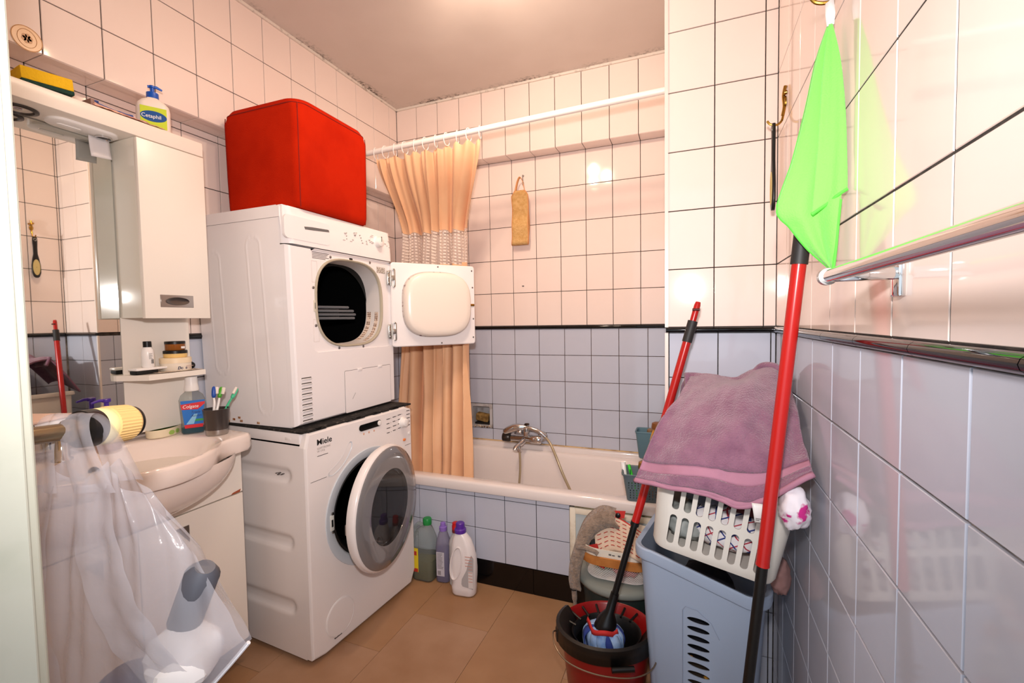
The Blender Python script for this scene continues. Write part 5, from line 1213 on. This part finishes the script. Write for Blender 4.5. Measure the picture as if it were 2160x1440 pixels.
# second fold showing at the back and the bunched corner
g = G(); g.grid(lambda u, v: Vector((1.685 + .13 * u, -.985 - .02 * v + .006 * math.sin(7 * u), 1.075 - .05 * v - .012 * u * u)) - TW0, 16, 6); part('back_fold', g, m_tow, TWL, ang=180, solid=.014)
for k in range(4):
    g = G(); g.tube(catmull([Vector((1.858 + .012 * k, -1.02, 1.075 + .004 * k)) - TW0, Vector((1.878 + .010 * k, -1.035, 1.104 - .004 * k)) - TW0, Vector((1.908 + .006 * k, -1.05, 1.106 - .009 * k)) - TW0, Vector((1.932, -1.07, 1.085 - .009 * k)) - TW0], 5), .009, 8); part('bunched_fold', g, m_tow, TWL, ang=180)
TG = Vector((1.822, -1.362, .842))
g = G(); g.grid(lambda u, v: Vector((-.001 + .022 * u + .006 * v, -.002 - .006 * math.sin(PI * v), .006 - .042 * v)), 4, 8); tgp = part('care_label', g, mat('satin_label', '#D9D6D3', .25), TWL, loc=TG - TW0, ang=180, solid=.0008)
g = G()
for k in range(6): g.box((.006, -.0075, -.012 - .0032 * k), (.016 - .003 * (k % 2), -.0068, -.0108 - .0032 * k))
part('label_print', g, M_print, tgp, smooth=False, kind='stuff')

# ================================================================ BUCKET, MOP AND BIN
m_redp = mat('red_bucket', '#861010', .3)
BU = thing('mop_bucket', 'oval red mop bucket with black wringer insert and wire handle', 'bucket', (1.452, -1.02, 0), (0, 0, math.radians(25)))
def brg(a, b, z, n=48): return [(a * math.cos(2 * PI * k / n), b * math.sin(2 * PI * k / n), z) for k in range(n)]
g = G(); g.loft([brg(.105, .088, 0), brg(.112, .094, .006), brg(.140, .118, .255), brg(.150, .128, .257), brg(.151, .129, .270), brg(.147, .125, .274), brg(.139, .117, .268), brg(.110, .092, .012), brg(.02, .02, .01)], True, True, True); part('pail', g, m_redp, BU, ang=50)
# wringer: funnel over the near half
def wr(f, z, sh=0): return [((.146 * f) * math.cos(2 * PI * k / 48) - .0, (.124 * f) * math.sin(2 * PI * k / 48) + sh, z) for k in range(48)]
m_wr = mat('black_wringer', '#0B0A0A', .4)
half_ = [k for k in range(48) if math.sin(2 * PI * k / 48 + .55) < .35]
half_ = half_[[i for i in range(len(half_)) if half_[i] - half_[i - 1] != 1][0]:] + half_[:[i for i in range(len(half_)) if half_[i] - half_[i - 1] != 1][0]]
g = G(); R1 = [wr(1.06, .24), wr(1.06, .284), wr(1.0, .287), wr(.95, .282), wr(.70, .245, -.01), wr(.62, .20, -.01)]
g.loft([[r[k] for k in half_] for r in R1], closed=False); part('wringer_rim', g, m_wr, BU, ang=50, solid=.003)
g = G(); g.loft([wr(.74, .262, -.01), wr(.70, .258, -.01), wr(.62, .20, -.01), wr(.5, .14, -.01)], True, False, True); part('wringer_basket', g, m_wr, BU, ang=50)
for k in range(7):
    a = .5 + .36 * k; g = G(); g.tube([(.10 * math.cos(a), .085 * math.sin(a) - .01, .258), (.138 * math.cos(a), .116 * math.sin(a), .266)], .004, 6); part('wringer_spoke', g, m_wr, BU)
g = G(); g.tube(catmull([(-.150, .0, .262), (-.172, -.035, .285), (-.172, -.085, .275), (-.14, -.125, .255), (-.06, -.158, .240), (.04, -.168, .235), (.11, -.135, .245), (.150, -.03, .262)], 6), .0022, 8); part('wire_handle', g, mat('dull_wire', '#8C7A66', .35, .9), BU)
for s_ in (-1, 1):
    g = G(); g.box((s_ * .150 - .008, -.014, .235), (s_ * .150 + .008, .014, .272), .004); part('handle_lug', g, m_wr, BU)
g = G(); g.tube([(-.02, -.140, .238), (.045, -.141, .238)], .008, 10); part('handle_grip', g, m_wr, BU)
g = G(); g.box((.0, -.1085, .15), (.022, -.107, .1545), .001, 1); part('moulded_mark', g, mat('red_mark', '#C12A26', .3), BU)

MP = thing('mop', 'red and black telescopic mop standing in the red bucket', 'mop', (1.452, -1.025, .20))
MB, MT_ = Vector((1.452, -1.025, .27)), Vector((1.722, -.94, 1.285)); md_ = (MT_ - MB).normalized()
at = lambda z: MB + md_ * ((z - MB.z) / md_.z) - Vector((1.452, -1.025, .20))
m_red2 = mat('red_tube', '#B01C18', .25)
g = G(); g.tube([at(.29), at(.615)], .0098, 16); part('lower_tube', g, M_black, MP, ang=60)
g = G(); g.tube([at(.605), at(.612), at(1.168)], [.0125, .0122, .0122], 16); part('upper_tube', g, m_red2, MP, ang=60)
g = G(); g.tube([at(.598), at(.610)], .0135, 16); part('clamp_ring', g, M_black, MP, ang=60)
g = G(); g.tube([at(1.165), at(1.228)], .0142, 16); part('grip', g, mat('grey_black_grip', '#211F1F', .55), MP, ang=60)
g = G(); g.tube([at(1.226), at(1.245), at(1.275), at(1.285)], [.009, .0092, .0092, .007], 14); ht = part('hanger_tip', g, m_red2, MP, ang=60)
g = G(); c_ = at(1.262); g.tube([c_ + Vector((-.010, -.006, 0)), c_ + Vector((.010, -.009, 0))], .0042, 10); part('hanger_hole', g, mat('hole_dark', '#4A0D0B', .5), ht)
g = G(); g.M = Matrix.Translation(at(.275)) @ Vector((0, 0, 1)).rotation_difference(md_).to_matrix().to_4x4(); g.lathe([(.018, -.03), (.036, -.012), (.03, .02), (.014, .05), (.0125, .11)], 20); part('mop_socket', g, M_black, MP, ang=50)
m_mb1 = mat('mop_blue', '#2C3E86', .9, bump=(80, .6)); m_mb2 = mat('mop_pale_blue', '#9DB8DC', .9, var=(30, '#6E93C9', .4, .65), bump=(80, .6)); m_mr = mat('mop_red', '#BE2A26', .8)
hc = at(.255)
for k in range(16):
    a = 2 * PI * k / 16; m = (m_mb2, m_mb1, m_mb2, m_mb2)[k % 4]
    g = G(); ro_ = .058 + .008 * ((k * 7) % 5) / 5
    pts = [hc + Vector((.018 * math.cos(a), .015 * math.sin(a), .012)), hc + Vector((.040 * math.cos(a), .034 * math.sin(a), .016)), hc + Vector((ro_ * math.cos(a), ro_ * .82 * math.sin(a), -.004)), hc + Vector((ro_ * 1.02 * math.cos(a + .1), ro_ * .84 * math.sin(a + .1), -.035)), hc + Vector((ro_ * .9 * math.cos(a + .15), ro_ * .75 * math.sin(a + .15), -.06))]
    cpz = catmull(pts, 4); tw = Vector((-math.sin(a), math.cos(a), 0)) * .014
    g.loft([[p_ - tw for p_ in cpz], [p_ + Vector((0, 0, .003)) for p_ in cpz], [p_ + tw for p_ in cpz]], closed=False); part('mop_strip', g, m, MP, ang=180, solid=.003)
g = G(); pts = [hc + Vector(((.050 + .006 * math.sin(3 * a)) * math.cos(a), (.041 + .006 * math.sin(3 * a)) * math.sin(a), .020 + .006 * math.sin(4 * a + 1))) for a in [PI + 2.6 * k / 20 - .3 for k in range(25)]]
g.loft([[p_ + Vector((0, 0, .010)) for p_ in pts], [p_ - Vector((0, 0, .006)) + (p_ - hc).normalized() * .005 for p_ in pts]], closed=False); part('red_collar', g, m_mr, MP, ang=180, solid=.002)

# dark pedal bin with a translucent lid
BN = thing('round_bin', 'dark green round bin with a translucent lid behind the red bucket', 'bin', (1.452, -.700, 0))
g = G(); g.lathe([(.118, 0), (.122, .006), (.142, .262), (.140, .264)], 40); part('bin_body', g, mat('bottle_green', '#1F2A27', .45), BN, ang=50)
g = G(); g.lathe([(.140, .258), (.162, .262), (.166, .272), (.164, .284), (.150, .292), (.10, .296), (.001, .297)], 44, cap0=False, cap1=False); part('lid', g, mat('frosted_lid', '#9FA39B', .35, trans=.35, ior=1.2), BN, ang=60)
text('OVER', .022, frame((.045, -.132, .185), (.95, .31, 0), (0, 0, 1)), mat('faint_print', '#4C4A47', .6), BN, ext=.0005)

MBK = thing('wire_basket', 'white mesh basket with orange wooden band on the bin lid', 'basket', (1.452, -.715, .2985))
def mr(w, d, r, z): return [(a, b, z) for a, b in rrect(w, d, r, 8)]
m_mesh = bpy.data.materials.new('white_wire_mesh'); m_mesh.use_nodes = True; nt = m_mesh.node_tree; p = nt.nodes['Principled BSDF']
p.inputs['Base Color'].default_value = (*lin('#E3DDD3'), 1); p.inputs['Roughness'].default_value = .4
tc = nt.nodes.new('ShaderNodeTexCoord'); mp = nt.nodes.new('ShaderNodeMapping'); nt.links.new(tc.outputs['UV'], mp.inputs[0]); mp.inputs['Rotation'].default_value = (0, 0, PI / 4)
ck = nt.nodes.new('ShaderNodeTexBrick'); ck.offset = 0; ck.inputs['Scale'].default_value = 1; ck.inputs['Brick Width'].default_value = .0062; ck.inputs['Row Height'].default_value = .0062; ck.inputs['Mortar Size'].default_value = .00055
ck.inputs['Color1'].default_value = (0, 0, 0, 1); ck.inputs['Color2'].default_value = (0, 0, 0, 1); ck.inputs['Mortar'].default_value = (1, 1, 1, 1); nt.links.new(mp.outputs[0], ck.inputs['Vector']); nt.links.new(ck.outputs['Color'], p.inputs['Alpha'])
g = G(); uvl = g.bm.loops.layers.uv.new('UVMap'); rA, rB = mr(.225, .20, .06, .004), mr(.255, .23, .07, .085)
VA, VB_ = [g.v(q) for q in rA], [g.v(q) for q in rB]; n = len(VA); per = 0
for i in range(n):
    L = (Vector(rB[(i + 1) % n]) - Vector(rB[i])).length
    fc = g.f([VA[i], VA[(i + 1) % n], VB_[(i + 1) % n], VB_[i]])
    for lp, uv in zip(fc.loops, ((per, 0), (per + L, 0), (per + L, .083), (per, .083))): lp[uvl].uv = uv
    per += L
part('mesh_wall', g, m_mesh, MBK, ang=60)
g = G(); g.loft([mr(.2, .18, .05, .004), mr(.225, .20, .06, .002)], True, True, False); part('base', g, M_white_pl, MBK)
g = G(); g.loft([mr(.268, .243, .076, .062), mr(.276, .251, .08, .063), mr(.280, .255, .08, .094), mr(.270, .245, .078, .095)], True, loop=True); part('wooden_band', g, mat('orange_wood', '#C17A3C', .5, var=(20, '#A8642C', .4, .7)), MBK, ang=40)
g = G(); g.loft([mr(.256, .231, .072, .08), mr(.262, .237, .074, .08), mr(.270, .245, .076, .122), mr(.264, .239, .074, .122)], True, loop=True); rm = part('rim', g, mat('ivory_rim', '#E9DDCB', .35), MBK, ang=40)
g = G()
for k, x in enumerate((-.02, -.008, .012, .026)): g.box((x, -.1235, .106), (x + .009, -.1222, .111 - .002 * (k % 2)))
part('rim_print', g, M_print, rm, smooth=False, kind='stuff')
RBG = 'cleaning cloths in the wire basket'
crumple('cleaning_cloth', 'coral pink cloth seen through the wire mesh', 'cloth', (1.478, -.765, .345), .055, mat('coral_cloth', '#C65A5A', .95), .6, 12, 1.1, 1, .25, group=RBG)
crumple('cleaning_cloth', 'moss green cloth at the left of the wire mesh', 'cloth', (1.400, -.745, .338), .044, mat('moss_cloth', '#6B7440', .95), .65, 13, .9, 1, .25, group=RBG)
crumple('cleaning_cloth', 'brown sponge cloth at the right rim of the wire basket', 'cloth', (1.535, -.745, .405), .036, mat('ochre_cloth', '#6E4A1E', .95, bump=(120, 1)), .7, 14, 1, 1, .25, group=RBG)
crumple('cleaning_cloth', 'dark charcoal cloth at the left rim of the wire basket', 'cloth', (1.385, -.765, .402), .032, mat('charcoal_cloth', '#2B2E30', .95), .6, 15, 1.1, 1, .3, group=RBG)
# flat mop pad standing in the basket
m_pad = mat('beige_pad', '#D3B8A0', .95, bump=(120, .8, .003)); m_padr = mat('pad_red', '#B3261F', .8)
PD = thing('mop_pad', 'beige mop pad with rows of red stitches and red pocket ends in the wire basket', 'mop pad', (1.45, -.77, .40))
def padf(u, v):
    x = -.085 + .19 * u + .02 * v * (1 - u); z = .10 + .022 * math.sin(PI * u * .9) - .12 * v * (1 - .35 * u) - .035 * u * u
    return Vector((x, -.045 * v + .018 * math.sin(PI * (u * 1.6 + .1)) - .01, z - .0))
g = G(); g.grid(padf, 30, 16); part('pad', g, m_pad, PD, ang=180, solid=.010)
for r in range(7):
    for c in range(7):
        u0, u1 = .05 + c * .13, .05 + c * .13 + .075; v_ = .08 + r * .125
        pts = [padf(u0 + (u1 - u0) * q / 3, min(1, v_ + .01 * math.sin(c * 2 + q))) + Vector((0, -.0062, .0018)) for q in range(4)]
        g = G(); g.tube(pts, .0013, 5); part('stitch', g, m_padr, PD)
g = G(); g.tube([padf(u / 20, 0) for u in range(21)], .004, 6); part('top_piping', g, m_padr, PD)
for pts, sc in ((((-.112, -.045, .010), (-.062, -.05, .030), (-.035, -.055, -.055), (-.06, -.055, -.048), (-.07, -.05, -.015)), (-.083, -.055, .008)), (((-.018, .006, .135), (.032, .002, .142), (.028, -.006, .118), (-.015, -.004, .112)), (.006, -.006, .126))):
    g = G(); g.loft([[Vector(q) for q in pts], [Vector(q) + Vector((0, .003, 0)) for q in pts]], True, True, True); fl_ = part('red_pocket', g, m_padr, PD, smooth=False)
    g = G(); g.lathe([(.009, .002), (.009, -.003), (.006, -.005)], 16, sc, 'y'); part('snap_button', g, M_black, fl_)
# fluffy strip curling over the basket edge
FP = thing('fluffy_strip', 'grey-beige fluffy mop strip curling over the wire basket edge', 'mop strip', (1.35, -.79, .35))
g = G(); cpz = catmull([(.10, .02, .155), (.05, .015, .165), (.0, .005, .13), (-.03, -.01, .07), (-.05, -.02, .0), (-.055, -.022, -.06), (-.05, -.02, -.10)], 6)
g.loft([[p_ + Vector((-.004, .02, .034 * (1 - i / len(cpz)))) for i, p_ in enumerate(cpz)], [p_ + Vector((-.006, -.014, .002)) for p_ in cpz], [p_ + Vector((.030, -.016, -.034 * (1 - i / len(cpz)))) for i, p_ in enumerate(cpz)]], closed=False); part('pile', g, mat('chenille', '#96806E', 1, sheen=.4, var=(60, '#7C6858', .4, .65), bump=(110, 1, .010)), FP, ang=180, solid=.014)
g = G(); g.tube(catmull([(-.035, -.03, .055), (-.005, -.045, .066), (.03, -.05, .062), (.045, -.052, .055)], 5), .008, 8); part('loose_roll', g, bpy.data.materials['chenille'], FP, ang=180)
g = G(); g.tube(catmull([(-.05, -.025, -.10), (-.047, -.03, -.14), (-.043, -.03, -.19)], 5), [.010] * 6 + [.007] * 5, 8); part('tail', g, bpy.data.materials['chenille'], FP, ang=180)
g = G(); g.tube([(-.05 + .012 * math.cos(a), -.027 + .012 * math.sin(a), -.105) for a in [2 * PI * k / 16 for k in range(16)]], .002, 6, closed=True); part('tie_ring', g, M_blackm, FP)

# ---------------------------------------------------------------- long red pole in front
PO = thing('telescopic_pole', 'long red and black telescopic pole leaning on the right wall in front of the towel', 'pole', (1.772, -1.375, 0))
PB, PT_ = Vector((1.772, -1.375, 0)), Vector((1.897, -1.42, 1.40)); pa = lambda z: (PB + (PT_ - PB) * (z / 1.40)) - PB
g = G(); g.tube([pa(.0), pa(.752)], .0105, 18); part('lower_tube', g, mat('black_tube', '#0D0C0B', .4, bump=(60, .3)), PO, ang=60)
g = G(); g.tube([pa(.735), pa(.745), pa(1.345)], [.0132, .0125, .0125], 20); part('upper_tube', g, m_red2, PO, ang=60)
g = G(); g.tube([pa(1.335), pa(1.405)], .0148, 18); part('grip', g, bpy.data.materials['grey_black_grip'], PO, ang=60)
g = G(); g.tube([pa(.0), pa(.02)], .013, 16); part('foot_cap', g, M_black, PO)

# ================================================================ RIGHT WALL
def wall_hook(label, y, z):
    t = thing('ornate_hook', label, 'hook', (XR - .002, y, z))
    g = G(); g.lathe([(.010, 0), (.009, -.004), (.004, -.006)], 14, (0, 0, .012), 'x', sy=1.6); g.lathe([(.006, 0), (.005, -.006)], 12, (0, .008, .040), 'x'); g.lathe([(.006, 0), (.005, -.006)], 12, (0, -.008, .034), 'x'); g.tube(catmull([(-.002, 0, .055), (-.006, 0, .03), (-.004, 0, 0), (-.008, 0, -.025)], 5), .0045, 8); part('leaf_plate', g, M_brass, t)
    g = G(); g.tube(catmull([(-.006, 0, -.018), (-.010, 0, -.038), (-.022, 0, -.048), (-.038, 0, -.044), (-.046, 0, -.034)], 5), .0032, 8); part('hook_arm', g, M_brass, t)
    return t
wall_hook('ornate brass hook near the corner holding the foot file', -.925, 1.825)
wall_hook('ornate brass hook above the lime cloth', -1.432, 1.842)
FF = thing('foot_file', 'black handled foot file with pale rasp hanging in the corner', 'foot file', (1.918, -.925, 1.66))
g = G(); pr2 = []
for z, w in ((.122, .006), (.118, .011), (.095, .012), (.06, .010), (.02, .010), (-.01, .016), (-.05, .021), (-.09, .021), (-.112, .014), (-.120, .006)):
    pr2.append([(a, b, z) for a, b in rrect(.009, 2 * w, .0042, 4)])
g.loft(pr2, True, True, True); part('handle', g, M_black, FF, ang=60)
g = G(); g.lathe([(.001, -.0045), (.016, -.0045), (.016, -.0058), (.001, -.006)], 28, (0, 0, -.058), 'x', sx=1, sy=2.9, cap0=False, cap1=False); part('rasp', g, mat('pale_rasp', '#CDB679', .9, bump=(300, .6)), FF)
g = G(); g.tube([(-.0046, .006 * math.cos(a), .106 + .008 * math.sin(a)) for a in [2 * PI * k / 14 for k in range(14)]], .0016, 6, closed=True); part('eyelet', g, M_steel, FF)

CL_A = [((1.9307, -1.4301, 1.7575), (1.9326, -1.4405, 1.751)), ((1.9121, -1.4297, 1.6959), (1.9382, -1.4568, 1.7002)), ((1.8959, -1.4348, 1.6129), (1.9413, -1.4761, 1.611)), ((1.8747, -1.4423, 1.5204), (1.9437, -1.4858, 1.5048)), ((1.8499, -1.4509, 1.4355), (1.9356, -1.4929, 1.4251)), ((1.8716, -1.4495, 1.3993), (1.9335, -1.4902, 1.3863)), ((1.8991, -1.4514, 1.3583), (1.932, -1.4871, 1.3509)), ((1.9309, -1.4622, 1.3205), (1.9297, -1.4842, 1.3184))]
CL_B = [((1.9287, -1.4421, 1.7494), (1.9319, -1.4463, 1.7461)), ((1.9168, -1.4614, 1.6706), (1.9383, -1.4689, 1.6741)), ((1.9095, -1.4738, 1.5861), (1.9428, -1.482, 1.5885)), ((1.9035, -1.4804, 1.5003), (1.9443, -1.491, 1.503)), ((1.8972, -1.4817, 1.4139), (1.9451, -1.4933, 1.4491))]
m_lime = mat('lime_microfibre', '#80EA5E', .95, sheen=.3, bump=(350, .7, .002)); m_limeh = mat('lime_hem', '#5FD648', .9)
C0 = Vector((1.93, -1.44, 1.60))
GC = thing('cleaning_cloth', 'lime green microfibre cloth hanging by a white loop on the right wall', 'cloth', C0)
def sheet(rows, name, ph, amp):
    Lc = catmull([a for a, b in rows], 8); Rc = catmull([b for a, b in rows], 8); n = len(Lc)
    def fn(u, v):
        i = min(n - 1, round(v * (n - 1))); q = Lc[i].lerp(Rc[i], u); w = (Rc[i] - Lc[i]).length
        return q + Vector((-.30, -.95, 0)) * amp * min(1, w / .06) * (math.sin(ph + u * 6.5) * .7 + .3 * math.sin(u * 13 + v * 4)) * math.sin(PI * u) ** .5 - C0
    g = G(); g.grid(fn, 24, n - 1); part(name, g, m_lime, GC, ang=180, solid=.0035); return fn
fA = sheet(CL_A, 'rear_drape', .4, .010); fB = sheet(CL_B, 'front_drape', 2.2, .006)
g = G(); g.tube([fA(0, .56 + .44 * k / 16) for k in range(17)], .003, 6); part('hem', g, m_limeh, GC)
g = G(); g.tube([fA(0, .56 * k / 20) for k in range(21)], .0022, 6); part('hem', g, m_limeh, GC)
g = G(); g.tube([fB(k / 14, 1.0) for k in range(15)], .003, 6); part('hem', g, m_limeh, GC)
g = G(); g.tube([fA(1, .56 + .44 * k / 12) for k in range(13)], .0025, 6); part('hem', g, m_limeh, GC)
g = G(); g.loft([[(-.004, .004, .150), (-.006, .006, .17), (-.006, .008, .205)], [(.006, .0, .150), (.008, .002, .17), (.005, .006, .205)]], closed=False); part('hanging_loop', g, mat('white_tape', '#F2ECE8', .6), GC, ang=180, solid=.003)

TBR = thing('towel_bar', 'chrome towel bar along the right wall', 'towel bar', (1.88, -1.70, 1.292))
g = G(); g.tube([(0, .045, 0), (0, .035, 0), (0, -.9, 0)], .0092, 20); part('bar', g, M_chrome, TBR, ang=60)
g = G(); g.tube([(0, .052, 0), (0, .046, 0), (0, .034, 0)], [.009, .0118, .0118], 20); part('end_cap', g, M_steel, TBR, ang=50)
for y in (.0, -.80):
    g = G(); g.box((.062, y - .014, -.032), (.072, y + .014, .03), .003); g.box((-.004, y - .010, -.010), (.066, y + .010, .006), .004); part('bracket', g, M_chrome, TBR)

# ================================================================ CADDIES ON THE TUB
m_cad = mat('slate_plastic', '#5E6C72', .45)
CDY = thing('shower_caddy', 'slate grey perforated basket on the tub rim with bath bottles', 'basket', (1.515, -.478, .4875), (0, 0, math.radians(6)))
def cdr(w, d, r, z): return [(a, b, z) for a, b in rrect(w, d, r, 5)]
g = G(); g.loft([cdr(.125, .095, .015, 0), cdr(.13, .10, .016, .003), cdr(.160, .122, .02, .108), cdr(.170, .132, .022, .108), cdr(.172, .134, .022, .114), cdr(.168, .130, .02, .116), cdr(.156, .118, .018, .112), cdr(.126, .096, .014, .006), cdr(.02, .02, .005, .005)], True, True, True); cb_ = part('tray', g, m_cad, CDY, ang=40)
g = G()
for r in range(7):
    z = .016 + .0105 * r; yf = -(.10 + (.022) * z / .108) / 2
    for c in range(9 + (r > 3)):
        x = (c - (4 if r <= 3 else 4.5)) * .0125; g.box((x - .002, yf - .006, z - .0032), (x + .002, yf + .006, z + .0032))
cut(cb_, g)
g = G(); g.box((-.022, -.0625, .082), (.022, -.059, .098), .002); part('grip_hole', g, mat('reddish_grip', '#6E2F30', .4), CDY)
def leaning(name, label, cat, a, b, rr, m, grp='bath things in the slate basket'):
    a, b = Vector(a), Vector(b); t = thing(name, label, cat, a, (0, 0, 0), grp); return t, a, b
t, a, b = leaning('cosmetic_tube', 'slim white tube leaning in the slate basket', 'tube', (1.455, -.50, .50), (1.432, -.47, .628), 0, 0)
g = G(); g.tube([(0, 0, 0), (b - a) * .5, (b - a) * .93, (b - a)], [.006, .009, .0105, .008], 14); part('tube_body', g, M_white_pl, t, ang=50); g = G(); g.tube([(b - a) * .93, (b - a) * 1.0, (b - a) * 1.01], [.0105, .0107, .009], 14); part('cap', g, M_white_pl, t, ang=50)
t, a, b = leaning('razor', 'neon green razor leaning in the slate basket', 'razor', (1.492, -.50, .50), (1.457, -.475, .622), 0, 0)
g = G(); g.tube([(0, 0, 0), (b - a) * .5, b - a], [.005, .0075, .006], 10); part('handle', g, mat('neon_green', '#3FD63A', .35), t, ang=60); g = G(); g.M = Matrix.Translation((b - a) * .5); g.box((.004, -.012, -.008), (.026, .004, .004), .002); part('head', g, M_black, t)
g = G(); g.M = Matrix.Translation((b - a) * .78); g.box((-.002, -.0095, -.012), (.003, -.006, .012), .001); part('grip_pad', g, mat('green_dark', '#1E7F2A', .4), t)
def bott(label, loc, r, h, mb, mc, ch, name='bath_bottle', grp='bath bottles in the tub corner'):
    t = thing(name, label, 'bottle', loc, (0, 0, 0), grp)
    g = G(); g.lathe([(r * .9, 0), (r, .004), (r, h * .8), (r * .8, h * .9), (r * .55, h)], 22); part('bottle_body', g, mb, t, ang=50)
    g = G(); g.lathe([(r * .75, h), (r * .8, h + ch * .2), (r * .72, h + ch * .85), (r * .4, h + ch)], 22); part('cap', g, mc, t, ang=50); return t
m_gold = mat('bronze_cap', '#A67A45', .25, .6); m_rose = mat('rose_gold_body', '#C49678', .3)
bott('rose bottle with bronze cap in the slate basket', (1.515, -.47, .494), .026, .115, m_rose, m_gold, .032)
bott('gold capped bottle at the right of the slate basket', (1.558, -.465, .494), .022, .125, m_rose, mat('gold_cap', '#B98B3C', .2, .7), .03)
bott('tall amber shampoo bottle with brown cap at the tub end', (1.562, -.30, .4875), .034, .255, mat('amber_shampoo', '#D2912B', .3), mat('brown_cap', '#7C4A22', .35), .03)
CD2 = thing('corner_caddy', 'small slate blue corner basket on the back ledge of the tub', 'basket', (1.515, .035, .5125))
g = G(); g.loft([cdr(.13, .075, .012, 0), cdr(.135, .08, .013, .003), cdr(.165, .10, .016, .135), cdr(.172, .106, .018, .136), cdr(.170, .104, .016, .142), cdr(.158, .092, .014, .138), cdr(.130, .074, .012, .006), cdr(.02, .02, .005, .005)], True, True, True); part('tray', g, mat('teal_slate', '#5C7C88', .4), CD2, ang=40)
bott('clear blue bottle in the corner basket', (1.505, .03, .519), .024, .11, mat('blue_gel', '#3E93B0', .15, trans=.4, ior=1.2), mat('tan_cap', '#8C6A4C', .4), .035)
